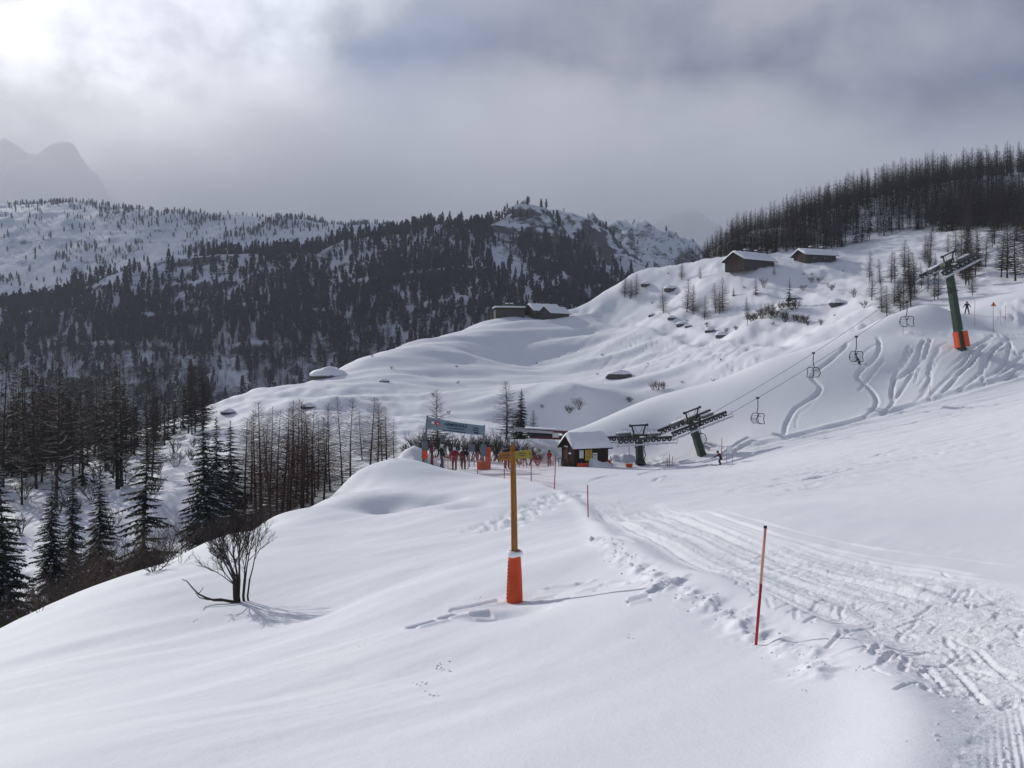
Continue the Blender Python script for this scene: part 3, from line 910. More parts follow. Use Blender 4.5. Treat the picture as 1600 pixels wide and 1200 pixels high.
def spruce(seed, lod=0, h=10.0, snow=0.5, width=0.17, gappy=0.0):
    rnd = random.Random(seed)
    tr, pts = trunk_mesh(rnd, h, h * 0.014, 6 if not lod else 4)
    s = Soup()
    nw = (48, 26, 14)[lod]
    low = rnd.uniform(0.05, 0.10)
    for wi in range(nw):
        q = (wi + rnd.uniform(-0.8, 0.8)) / nw
        q = max(0, min(0.985, q))
        t = low + (1 - low) * q
        nbr = (7, 6, 5)[lod]
        for j in range(nbr):
            if rnd.random() < gappy: continue
            a = j * 2 * math.pi / nbr + wi * 0.7 + rnd.uniform(-0.35, 0.35)
            ln = h * width * ((1 - q) ** 0.82) * rnd.uniform(0.55, 1.2) + 0.010 * h
            d = Vector((math.cos(a), math.sin(a), 0)); side = Vector((-d.y, d.x, 0))
            p0 = along(pts, min(0.995, t + rnd.uniform(-0.02, 0.02)))
            dr = rnd.uniform(0.15, 0.62) * (1 - 0.7 * q)
            prev = p0
            segs = (5, 3, 2)[lod]
            for k in range(1, segs + 1):
                f = k / segs
                p = p0 + d * ln * f + Vector((0, 0, -dr * ln * (f ** 1.3) + 0.30 * dr * ln * max(0, f - 0.7)))
                wd = ln * (0.30, 0.34, 0.42)[lod] * (1.0 - 0.62 * f) * rnd.uniform(0.75, 1.2)
                # two drooping fans of needles, left and right
                for sg in (-1, 1):
                    tip = prev.lerp(p, 0.5) + side * sg * wd + d * wd * 0.35 + Vector((0, 0, -wd * rnd.uniform(0.25, 0.6)))
                    s.tri(prev, p, tip)
                    if lod == 0:
                        tip2 = p + side * sg * wd * 0.55 + d * wd * 0.6 + Vector((0, 0, -wd * rnd.uniform(0.5, 0.95)))
                        s.tri(p, prev.lerp(p, 0.4), tip2)
                        hang = prev.lerp(p, rnd.random()) + side * sg * wd * 0.25 + Vector((0, 0, -wd * rnd.uniform(0.6, 1.0)))
                        s.tri(prev.lerp(p, 0.1), p, hang)
                if rnd.random() < snow * (0.35 + 0.65 * f) and lod < 2:
                    e = 0.012 * h / 10
                    upz = Vector((0, 0, 0.05 * h / 10))
                    ws = wd * rnd.uniform(0.35, 0.6)
                    m = prev.lerp(p, 0.5) + upz * 1.3
                    dn = Vector((0, 0, -ws * 0.3))
                    s.tri(prev + upz, m + side * ws + dn, p + upz, 1); s.tri(prev + upz, p + upz, m - side * ws + dn, 1)
                prev = p
    tip = pts[-1]
    for k in range(9):
        a = k * 2.4; z = -0.012 * h * k
        s.tri(tip + Vector((0, 0, z + 0.006 * h)), tip + Vector((0, 0, z - 0.006 * h)), tip + Vector((math.cos(a) * (0.006 + 0.0022 * k) * h, math.sin(a) * (0.006 + 0.0022 * k) * h, z - 0.002 * h)))
    return tr.mesh('trunk'), s.mesh('crown')

def far_pine(seed, h=12.0):
    """stone pine seen from across the valley: a ragged column of tufts"""
    rnd = random.Random(seed)
    s = Soup()
    w = rnd.uniform(0.15, 0.22) * h
    top = rnd.uniform(0.25, 0.5)
    for i in range(95):
        t = 0.06 + 0.94 * rnd.random() ** 0.9
        env = min(1.0, 0.45 + t * 2.2) * (1 - max(0, (t - top) / (1 - top)) ** 1.5 * 0.92)
        a = rnd.uniform(0, 6.283); r = w * env * rnd.uniform(0.2, 1.0)
        c = Vector((math.cos(a) * r, math.sin(a) * r, t * h))
        sz = h * rnd.uniform(0.035, 0.075)
        o = Vector((math.cos(a), math.sin(a), rnd.uniform(-0.3, 0.5))).normalized()
        x = o.cross(Vector((0, 0, 1))).normalized(); z = x.cross(o)
        s.tri(c - x * sz - z * sz * 0.5, c + x * sz - z * sz * 0.6, c + z * sz * 1.2 + o * sz * 0.5)
        s.tri(c - o * sz, c + x * sz * 0.4 + o * sz, c + z * sz * 1.0)
    s.rib(Vector((0, 0, -0.06 * h)), Vector((0, 0, 0.8 * h)), 0.018 * h, 0.006 * h, Vector((1, 0, 0)), 1)
    s.rib(Vector((0, 0, -0.06 * h)), Vector((0, 0, 0.8 * h)), 0.018 * h, 0.006 * h, Vector((0, 1, 0)), 1)
    return s.mesh('pine')

def one_mesh(tr, cr, name, mats):
    """trunk and crown in one mesh, for trees too far off to show parts"""
    bm = bmesh.new()
    bm.from_mesh(cr); n = len(bm.faces)
    bm.from_mesh(tr)
    bm.faces.ensure_lookup_table()
    k = len(mats) - 1
    for f in bm.faces[n:]: f.material_index = k
    me = bpy.data.meshes.new(name); bm.to_mesh(me); bm.free()
    for m in mats: me.materials.append(m)
    return me

PROTO = {}
def proto(kind, make, n, mats_t, mats_c):
    out = []
    for i in range(n):
        tr, cr = make(i)
        for m in mats_t: tr.materials.append(m)
        for m in mats_c: cr.materials.append(m)
        out.append((tr, cr))
    PROTO[kind] = out
LB, LT, SB, SN, SNOWM = M['larch_bark'], M['larch_twigs'], M['spruce_bark'], M['spruce_needles'], M['snow_cap']
proto('larch', lambda i: larch(100 + i, 0), 6, [LB], [M['larch_warm']])
proto('larch_mid', lambda i: larch(130 + i, 1), 6, [LB], [LT])
proto('larch_far', lambda i: larch(160 + i, 2), 5, [LB], [LT])
proto('spruce', lambda i: spruce(200 + i, 0, snow=0.6, width=0.195), 5, [SB], [SN, SNOWM])
proto('spruce_thin', lambda i: spruce(230 + i, 0, snow=0.3, width=0.21, gappy=0.45), 3, [SB], [SN, SNOWM])
proto('spruce_mid', lambda i: spruce(260 + i, 1, snow=0.35), 5, [SB], [SN, SNOWM])
TRN = random.Random(4)
def plant(kind, pos, h, label, group=None, var=None, fat=1.0, lean=0.0, name=None, parts=True, cat='tree'):
    """one tree with its trunk and crown"""
    ps = PROTO[kind]
    tr, cr = ps[TRN.randrange(len(ps)) if var is None else var % len(ps)]
    nm = name or ('spruce_tree' if kind.startswith('spruce') else 'larch_tree')
    o = thing(nm, label, cat, pos, TRN.uniform(0, 6.283), group)
    k = h / 10.0
    o.scale = (k * fat, k * fat, k)
    sw = 0.045 if kind.startswith('larch') else 0.02
    o.rotation_euler = (TRN.uniform(-sw, sw), lean + TRN.uniform(-sw, sw), TRN.uniform(0, 6.283) if not lean else 0)
    a = bpy.data.objects.new('trunk', tr); COL.objects.link(a); a.parent = o
    b = bpy.data.objects.new('crown', cr); COL.objects.link(b); b.parent = o
    return o
SINGLE = {}
def plant_single(kind, pos, h, label, group, name, fat=1.0):
    """a far tree, one mesh"""
    if kind not in SINGLE:
        if kind == 'pine':
            L = []
            for i in range(6):
                me = far_pine(300 + i, 10.0); me.materials.append(M['pine_needles']); me.materials.append(SB); L.append(me)
        elif kind == 'larch':
            L = [one_mesh(*larch(330 + i, 2, 10.0), 'larch', [LT, LB]) for i in range(6)]
            for me in L:
                for v in me.vertices: v.co.x *= 1.35; v.co.y *= 1.35
        else:
            L = [one_mesh(*spruce(360 + i, 2, snow=0), 'spruce', [SN, SB]) for i in range(5)]
        SINGLE[kind] = L
    me = TRN.choice(SINGLE[kind])
    o = bpy.data.objects.new(name, me); COL.objects.link(o)
    o.location = pos; k = h / 10.0; o.scale = (k * fat, k * fat, k)
    o.rotation_euler = (0, 0, TRN.uniform(0, 6.283))
    return tag(o, label, 'tree', group)

# ------------------------------------------------------------------ where the trees stand
def tree_px(kind, u, vtop, y, label, group=None, **kw):
    """a tree whose top shows at (u, vtop), rooted in the snow y metres ahead"""
    p = under(u, y)
    h = (HV - vtop) / F * y - p.z
    return plant(kind, p, max(h, 0.6), label, group, **kw)
# --- beyond the rim on the left
tree_px('spruce', 318, 640, 50, 'tall dark snow-dusted spruce, the nearer of the pair behind the bare shrub', var=0)
tree_px('spruce', 340, 648, 56, 'tall dark spruce, farther of the pair behind the bare shrub', var=1)
tree_px('spruce', 362, 655, 60, 'dark spruce between the spruce pair and the brown larches', var=2)
tree_px('spruce_thin', 222, 668, 40, 'sparse-limbed tall conifer with straight bare stem at the rim of the slope', var=0, fat=1.15)
tree_px('spruce', 152, 728, 42, 'dark snow-dusted spruce just beside the sparse-limbed conifer', var=3)
tree_px('spruce', 114, 735, 47, 'slender dark spruce, middle of the three at the lower rim', var=4, fat=0.8)
tree_px('spruce', 82, 742, 45, 'dark spruce, outermost of the three at the lower rim', var=0)
tree_px('spruce', 2, 722, 36, 'dark spruce cut by the edge of the photo, at the lower rim', var=1)
tree_px('spruce_thin', -40, 700, 40, 'sparse dark conifer just outside the photo at the lower rim', var=1)
LROW = [(384, 655, 58), (400, 640, 62), (408, 626, 60), (421, 634, 66), (433, 640, 62), (441, 636, 64), (452, 624, 62), (462, 621, 66), (470, 627, 61), (480, 630, 65), (489, 640, 62), (497, 650, 68), (506, 634, 64), (516, 628, 67), (535, 617, 62), (548, 619, 66), (578, 619, 70), (590, 622, 68), (604, 634, 73), (616, 655, 76), (425, 660, 55), (447, 665, 57), (474, 668, 58), (566, 640, 78), (392, 650, 66), (416, 645, 70), (458, 634, 72), (474, 640, 74), (492, 655, 66), (511, 650, 70), (597, 640, 76)]
LROW_L = {534: 0}
for i, (u, v, y) in enumerate(LROW):
    lab = {535: 'slim bare larch, first of two standing apart at the thin end of the larch row', 548: 'slim bare larch, second of two standing apart at the thin end of the larch row', 578: 'first of three larches at the end of the row nearest the gate', 590: 'middle of three larches at the end of the row nearest the gate', 604: 'last larch of the row, nearest the ticket gate', 408: 'broken-topped tall larch at the dense end of the row'}.get(u, 'bare reddish-brown larch in the tight row behind the snow bank')
    tree_px('larch', u, v, y, lab, 'larches in the row behind the snow bank', var=i, fat=TRN.uniform(1.1, 1.7))
rr = random.Random(8)
# scattered conifers in the hollow
for u, v, y in ((195, 612, 96), (243, 600, 104), (272, 590, 112), (286, 592, 114), (262, 600, 108), (137, 668, 88), (170, 690, 80), (232, 668, 78)):
    tree_px('spruce_mid', u, v, y, 'dark spruce standing among brown larches in the hollow', 'spruces in the hollow', fat=1.1)
n = 0
while n < 82:
    u = rr.uniform(-60, 330); y = rr.uniform(70, 122)
    if u > 250 and y < 100: continue
    if 40 < u < 280 and y < 84 and rr.random() < 0.65: continue
    p = under(u, y)
    plant('larch_mid', p, rr.uniform(5.0, 9.5), 'bare brown larch in the wooded hollow, ' + ('at the brow' if y > 108 else 'in the thick middle' if y > 88 else 'close below the snow rim') + (' near the photo edge' if u < 90 else ' beside the spruce pair' if u > 220 else ''), 'larches in the hollow', fat=rr.uniform(0.9, 1.3)); n += 1
for u, v, y in ((420, 578, 141), (448, 577, 143), (436, 592, 138)):
    tree_px('spruce_mid', u, v, y, 'small snow-dusted spruce on the skyline of the drifted hill', 'small spruces on the skyline', fat=1.25)
# --- behind the ticket gate
tree_px('larch_mid', 685, 608, 84, 'bare larch rising behind the blue lift banner', var=2, fat=1.6)
tree_px('larch_mid', 791, 594, 99, 'tallest bare larch, behind the signpost top', var=3, fat=1.8)
tree_px('spruce', 812, 606, 100, 'dark spruce close beside the tallest larch', var=2, fat=1.1)
tree_px('larch_mid', 832, 640, 101, 'small twiggy larch beside the spruce by the lift platform', var=5, fat=1.7)
# --- on the knoll
for u, vb, hp, k, lab in ((1232, 484, 47, 'spruce', 'full dark spruce alone on the knoll below the chalets'), (1181, 468, 27, 'spruce', 'small dark spruce leaning beside a round bare shrub'), (1146, 465, 16, 'spruce', 'tiny dark spruce on the open knoll'),
                          (1073, 492, 52, 'larch', None), (1083, 490, 46, 'larch', None), (1118, 488, 48, 'larch', None), (1130, 485, 52, 'larch', None), (1124, 490, 38, 'larch', None), (1037, 490, 40, 'larch', None), (1101, 497, 38, 'larch', None), (1168, 503, 42, 'larch', None),
                          (976, 464, 40, 'larch', None), (993, 462, 36, 'larch', None), (985, 465, 30, 'larch', None), (1065, 437, 28, 'larch', None), (1094, 440, 20, 'larch', None), (1210, 430, 14, 'larch', None)):
    p = on_ground(u, vb, y0=112)
    plant('spruce_mid' if k == 'spruce' else 'larch_mid', p, hp / F * p.y, lab or 'small bare larch on the snowy knoll below the chalets', None if lab else 'small larches on the knoll', fat=1.45 if k == 'spruce' else 1.6)
n = 0
while n < 42:
    u = rr.uniform(1320, 1530); v = rr.uniform(392, 500)
    if u < 1360 and v < 420: continue
    if v > 470 and u > 1430: continue
    if rr.random() < 0.5 * (u < 1400): continue
    p = on_ground(u, v, y0=124)
    if p.y < 126: continue
    plant('larch_mid', p, rr.uniform(28, 58) / F * p.y, 'small bare larch on the open snow beside the upper lift tower', 'larches near the upper tower', fat=rr.uniform(1.2, 1.7)); n += 1
n = 0
while n < 40:
    u = rr.uniform(1500, 1680); y = rr.uniform(140, 200)
    p = under(u, y)
    if rr.random() < 0.2: plant('spruce_mid', p, rr.uniform(5, 9), 'dark spruce in the wood at the edge of the photo', 'spruces at the wood edge', fat=1.2)
    else: plant('larch_mid', p, rr.uniform(6, 11), 'bare brown larch in the wood at the edge of the photo', 'larches at the wood edge', fat=rr.uniform(1.1, 1.5))
    n += 1
# --- wooded ridge
GAPS = [(hit(1388, 350, y0=200), 9.0), (hit(1590, 292, y0=210), 8.0), (hit(1340, 372, y0=200), 5.0)]
RB = [(1040, 216), (1120, 212), (1200, 207), (1330, 214), (1400, 216), (1450, 212), (1490, 203), (1540, 196), (1700, 190)]
RC = [(1040, 226), (1110, 246), (1200, 270), (1300, 290), (1400, 306), (1500, 322), (1600, 332), (1700, 336)]
def RLAB(u, top, what):
    where = 'behind the chalets' if u < 1320 else 'between the chalets and the upper lift tower' if u < 1460 else 'above the upper lift tower' if u < 1540 else 'near the edge of the photo'
    return what + (' on the ridge skyline ' if top else ' low on the wooded ridge ') + where
RIDGE = []
tries = 0
while len(RIDGE) < 1500 and tries < 30000:
    tries += 1
    u = rr.uniform(1045, 1690)
    y0 = np.interp(u, *zip(*RB)); y1 = np.interp(u, *zip(*RC))
    y = rr.uniform(y0, y1)
    x = (u - 800) / F * y
    if any(g and (g.x - x) ** 2 + (g.y - y) ** 2 < r * r for g, r in GAPS): continue
    if any((x - a) ** 2 + (y - b) ** 2 < 1.4 for a, b in RIDGE): continue
    RIDGE.append((x, y))
zz = ground_z(np.array([p[0] for p in RIDGE]), np.array([p[1] for p in RIDGE]))
order = sorted(range(len(RIDGE)), key=lambda i: RIDGE[i][1])
ridge_mass = []
cl = cs = 0
for i in order:
    x, y = RIDGE[i]; p = Vector((x, y, float(zz[i])))
    u = x / y * F + 800
    h = rr.uniform(5.5, 11.0) * float(np.interp(u, [1045, 1150, 1300, 1600], [0.5, 0.72, 0.95, 1.1]))
    crest_near = y > np.interp(u, *zip(*RC)) - 22
    sp = rr.random() < 0.2
    keep = (y < 236 or crest_near) and 1040 < u < 1620
    if sp and keep and cs < 60:
        plant('spruce_mid', p, h, RLAB(u, crest_near, 'dark spruce'), 'spruces on the wooded ridge', fat=1.25); cs += 1
    elif keep and cl < 70:
        plant('larch_mid', p, h, RLAB(u, crest_near, 'bare brown larch'), 'larches on the wooded ridge', fat=rr.uniform(1.2, 1.7)); cl += 1
    else: ridge_mass.append((p, h, sp))

# --- masses of trees: geometry nodes scatter ready-made trees on points
def tree_mass(name, groups):
    """groups: list of (points, heights, [tree meshes])"""
    ng = bpy.data.node_groups.new(name, 'GeometryNodeTree')
    ng.interface.new_socket('Geometry', in_out='INPUT', socket_type='NodeSocketGeometry')
    ng.interface.new_socket('Geometry', in_out='OUTPUT', socket_type='NodeSocketGeometry')
    gi = ng.nodes.new('NodeGroupInput'); go = ng.nodes.new('NodeGroupOutput')
    join = ng.nodes.new('GeometryNodeJoinGeometry')
    co = []; sc = []; ids = []; rots = []
    protos = []
    for pts, hs, meshes in groups:
        for me in meshes: protos.append(me)
        b = len(protos) - len(meshes)
        for p, h in zip(pts, hs):
            co.append(tuple(p)); sc.append(h / 10.0); ids.append(b + rr.randrange(len(meshes))); rots.append(rr.uniform(0, 6.283))
    me = bpy.data.meshes.new(name); me.from_pydata(co, [], [])
    for nm, dt, data in (('sc', 'FLOAT', sc), ('kind', 'INT', ids), ('rot', 'FLOAT', rots)):
        at = me.attributes.new(nm, dt, 'POINT'); at.data.foreach_set('value', np.array(data, dtype=np.float32 if dt == 'FLOAT' else np.int32))
    def attr(nm, dt):
        n = ng.nodes.new('GeometryNodeInputNamedAttribute'); n.data_type = dt; n.inputs['Name'].default_value = nm
        return n.outputs[0]
    m2p = ng.nodes.new('GeometryNodeMeshToPoints'); ng.links.new(gi.outputs[0], m2p.inputs[0])
    cx = ng.nodes.new('ShaderNodeCombineXYZ'); ng.links.new(attr('rot', 'FLOAT'), cx.inputs[2])
    for k, pm in enumerate(protos):
        holder = bpy.data.objects.new('tree_pattern', pm)      # never linked to the scene
        oi = ng.nodes.new('GeometryNodeObjectInfo'); oi.inputs['Object'].default_value = holder
        ip = ng.nodes.new('GeometryNodeInstanceOnPoints')
        cmp_ = ng.nodes.new('FunctionNodeCompare'); cmp_.data_type = 'INT'; cmp_.operation = 'EQUAL'
        ng.links.new(attr('kind', 'INT'), cmp_.inputs[2]); cmp_.inputs[3].default_value = k
        ng.links.new(m2p.outputs[0], ip.inputs['Points']); ng.links.new(cmp_.outputs[0], ip.inputs['Selection'])
        ng.links.new(oi.outputs['Geometry'], ip.inputs['Instance'])
        ng.links.new(cx.outputs[0], ip.inputs['Rotation']); ng.links.new(attr('sc', 'FLOAT'), ip.inputs['Scale'])
        ng.links.new(ip.outputs[0], join.inputs[0])
    ng.links.new(join.outputs[0], go.inputs[0])
    o = link(name, me)
    md = o.modifiers.new('scatter', 'NODES'); md.node_group = ng
    return tag(o, kind='stuff')
plant_single('pine', (0, -200, -300), 1, 'x', 'x', 'x'); plant_single('larch', (0, -200, -300), 1, 'x', 'x', 'x'); plant_single('spruce', (0, -200, -300), 1, 'x', 'x', 'x')
for o in [o for o in COL.objects if o.name.split('.')[0] == 'x']: bpy.data.objects.remove(o)
tag(tree_mass('forest', [([p for p, h, s in ridge_mass if not s], [h for p, h, s in ridge_mass if not s], SINGLE['larch']), ([p for p, h, s in ridge_mass if s], [h for p, h, s in ridge_mass if s], SINGLE['spruce'])]), 'far rows of bare larches deep in the wooded ridge', 'forest')

# --- wood filling the hollow and the far side of the brow, down to the valley
hp = []; hh_ = []; hs = []; hsh = []
while len(hp) + len(hs) < 640:
    y = rr.uniform(62, 300); u = rr.uniform(-120, 340 if y < 135 else 700)
    if y < 126 and (u > 200 or rr.random() < 0.25): continue
    if y < 92 and u > 60 and rr.random() < 0.5: continue
    if y >= 126 and y < np.interp(u, [0, 270, 430, 560, 640, 700], [126, 128, 144, 164, 180, 194]) + 22: continue
    x = (u - 800) / F * y
    (hs if rr.random() < 0.35 else hp).append((x, y))
for L_, out in ((hp, hh_), (hs, hsh)):
    z_ = ground_z(np.array([p[0] for p in L_]), np.array([p[1] for p in L_]))
    out += [(Vector((p[0], p[1], float(z))), rr.uniform(6, 12)) for p, z in zip(L_, z_)]
tag(tree_mass('forest', [([p for p, h in hh_], [h for p, h in hh_], SINGLE['larch']), ([p for p, h in hsh], [h for p, h in hsh], SINGLE['spruce'])]), 'dark mixed wood beyond the brow, falling to the valley', 'forest')

# --- forest across the valley
r2 = np.random.default_rng(77)
N = 190000
uu = r2.uniform(-330, 1080, N); yy = np.exp(r2.uniform(math.log(400), math.log(1950), N))
xx = (uu - 800) / F * yy
zz = mount_z(xx, yy)
vv = HV - zz / yy * F
wood = fbm(xx / 120, yy / 170, 4, 301)
gul = fbm(xx / 34, yy / 150, 3, 305)            # strips of trees up and down the slope
height = zz
dens = 0.38 + 0.6 * sstep(85, 15, height) + 0.9 * wood + 0.55 * gul
dens = np.where(yy > 1000, 0.05 + 0.45 * wood + 0.25 * gul, dens)
dens = np.where((uu > 880) & (yy > 750), dens - 0.25 - 0.5 * sstep(880, 960, uu), dens)
# the summit right of the middle is bare rock and snow
dens = np.where((uu > 770) & (vv < 372), dens - 0.75, dens)
dens = np.where((uu > 660) & (uu <= 770) & (vv < 352), dens - 0.35, dens)
dens = np.clip(dens, 0.015, 1.0) * np.where(yy > 1000, 0.42, 1.0)
dens *= (yy / 800.0) ** 2 / 1.4          # even spread over the ground
keep = (r2.random(N) < dens) & (yy > 395)
PT = np.stack([xx, yy, zz], 1)[keep]; WU = uu[keep]
ht = 4.0 + 9.0 * r2.random(len(PT)) ** 1.5 + 0 * r2.uniform(5.0, 13.0, len(PT)) * np.where(PT[:, 1] > 1000, 1.15, 1.0)
o_ = np.argsort(PT[:, 1])
PT = PT[o_]; ht = ht[o_]
larchy = (r2.random(len(PT)) < np.clip(0.75 - PT[:, 2] / 70.0, 0.08, 0.8))
# in view: the nearest ones are trees of their own
nl = npn = 0
mass = []
for i in range(len(PT)):
    p = PT[i]
    u = p[0] / p[1] * F + 800
    gtop = p[2] + ht[i]
    v = HV - gtop / p[1] * F
    vis = -10 < u < 1000 and v < np.interp(u, [0, 270, 490, 700, 900, 1000], [690, 640, 585, 515, 480, 430])
    if vis and larchy[i] and nl < 40:
        plant_single('larch', tuple(p), ht[i], 'bare brown larch low on the wooded mountain across the valley', 'larches across the valley', 'larch_tree', 1.3); nl += 1
    elif vis and not larchy[i] and npn < 290:
        plant_single('pine', tuple(p), ht[i], ('dark stone pine low on the mountain across the valley, ' + ('over the wooded hollow' if u < 330 else 'over the drifted hill' if u < 620 else 'above the ruined huts')), 'pines across the valley', 'pine_tree', 1.0); npn += 1
    else: mass.append(i)
ml = [i for i in mass if larchy[i]]; mp_ = [i for i in mass if not larchy[i]]
print('mountain trees', len(PT), len(ml), len(mp_))
tag(tree_mass('forest', [(PT[mp_], ht[mp_], SINGLE['pine']), (PT[ml], ht[ml], SINGLE['larch'])]), 'dark forest of pines covering the mountain across the valley', 'forest')

# ------------------------------------------------------------------ chairlift
simple('lift_green', (0.014, 0.044, 0.023), 0.5, 0.25, 2.0)
simple('lift_steel', (0.16, 0.17, 0.18), 0.45, 0.25, 4.0, metal=0.6)
simple('lift_dark', (0.030, 0.032, 0.036), 0.6, 0.3, 4.0)
simple('rubber', (0.02, 0.02, 0.02), 0.7, 0.2, 5.0)
simple('galvanised', (0.38, 0.40, 0.42), 0.35, 0.15, 6.0, metal=0.8)
simple('seat_metal', (0.62, 0.64, 0.66), 0.22, 0.08, 8.0, metal=0.9)
simple('orange_pad', (0.62, 0.075, 0.022), 0.6, 0.18, 3.0)
simple('dark_red', (0.16, 0.03, 0.03), 0.6, 0.25, 3.0)
simple('cable', (0.035, 0.035, 0.04), 0.5, 0.2, 1.0)
simple('olive', (0.045, 0.045, 0.025), 0.6, 0.3, 3.0)
LDIR = Vector((31, 8, 0)).normalized(); LW = Vector((-LDIR.y, LDIR.x, 0)); UP = Vector((0, 0, 1))
GAUGE = 1.45
def sheave_train(root, c, d, w, n, span, rail=True):
    """a row of grooved wheels on a beam, c its middle, d its direction, w across"""
    up = w.cross(d) if w.cross(d).z > 0 else d.cross(w)
    mb = MB()
    mb.bar(c - d * span / 2 + up * 0.16, c + d * span / 2 + up * 0.16, 0.16, 0.24)
    for k in range(n // 2):
        f = (k + 0.5) / (n // 2) - 0.5
        m = c + d * span * f
        mb.bar(m - d * span / n * 0.62 - up * 0.0, m + d * span / n * 0.62 - up * 0.0, 0.09, 0.13)
        mb.bar(m, m + up * 0.2, 0.08)
    beam = mb.build('sheave_beam', M['lift_dark'], root)
    for k in range(n):
        f = (k + 0.5) / n - 0.5
        q = MB(); p = c + d * span * f - up * 0.02
        q.disc(p, w, 0.25, 0.10, 14); q.disc(p, w, 0.10, 0.14, 10, 1)
        q.build('sheave', [M['rubber'], M['galvanised']], root)
    if rail:
        # walkway with a handrail on the outer side
        s = 1 if w.dot(LW) > 0 else -1
        m = c + w * 0.50 - up * 0.42
        mb = MB()
        L = span + 0.5
        mb.bar(m - d * L / 2, m + d * L / 2, 0.46, 0.05)
        for k in range(7):
            p = m + d * L * (k / 6 - 0.5)
            mb.box(p + up * -0.06, (0.06, 0.5, 0.10))
        mb.build('walkway', M['galvanised'], root)
        sb = MB()
        sb.bar(m - d * L * 0.46 + up * 0.05, m + d * L * 0.40 + up * 0.05, 0.36, 0.07)
        sb.build('snow_cover', M['snow_cap'], root)
        mb = MB()
        for k in range(5):
            p = m + w * 0.22 + d * L * (k / 4 - 0.5)
            mb.tube([p, p + up * 0.62], 0.017, 5)
        for hgt in (0.32, 0.62):
            mb.tube([m + w * 0.22 - d * L / 2 + up * hgt, m + w * 0.22 + d * L / 2 + up * hgt], 0.017, 5)
        mb.build('handrail', M['lift_steel'], root)
    return beam
def gantry(root, c, d, w, h=1.15):
    """maintenance frame over the crossarm: two splayed legs and a top beam along the line"""
    for s in (-1, 1):
        mb = MB()
        a = c + d * s * 0.45; b = c + d * s * 0.78 + UP * h
        mb.tube([a, b], 0.085, 8); mb.tube([a - d * s * 0.5, b - d * s * 0.25], 0.02, 5)
        mb.build('gantry_leg', M['lift_dark'], root)
    mb = MB()
    a = c + UP * h
    mb.bar(a - d * 1.0, a + d * 1.0, 0.16, 0.17)
    for s in (-1, 1): mb.box(a + d * s * 0.95, (0.22, 0.3, 0.26))
    mb.build('gantry_beam', M['lift_dark'], root)
    mb = MB(); mb.bar(a - d * 0.9 + UP * 0.12, a + d * 0.9 + UP * 0.12, 0.15, 0.06); mb.build('snow_cover', M['snow_cap'], root)
def ladder(root, a, b, off, wid):
    mb = MB()
    side = wid
    for s in (-1, 1): mb.tube([a + off + side * s * 0.18, b + off + side * s * 0.18], 0.02, 5)
    n = int((b - a).length / 0.3)
    for k in range(1, n):
        p = a.lerp(b, k / n) + off
        mb.tube([p - side * 0.18, p + side * 0.18], 0.014, 4)
    mb.build('ladder', M['galvanised'], root)
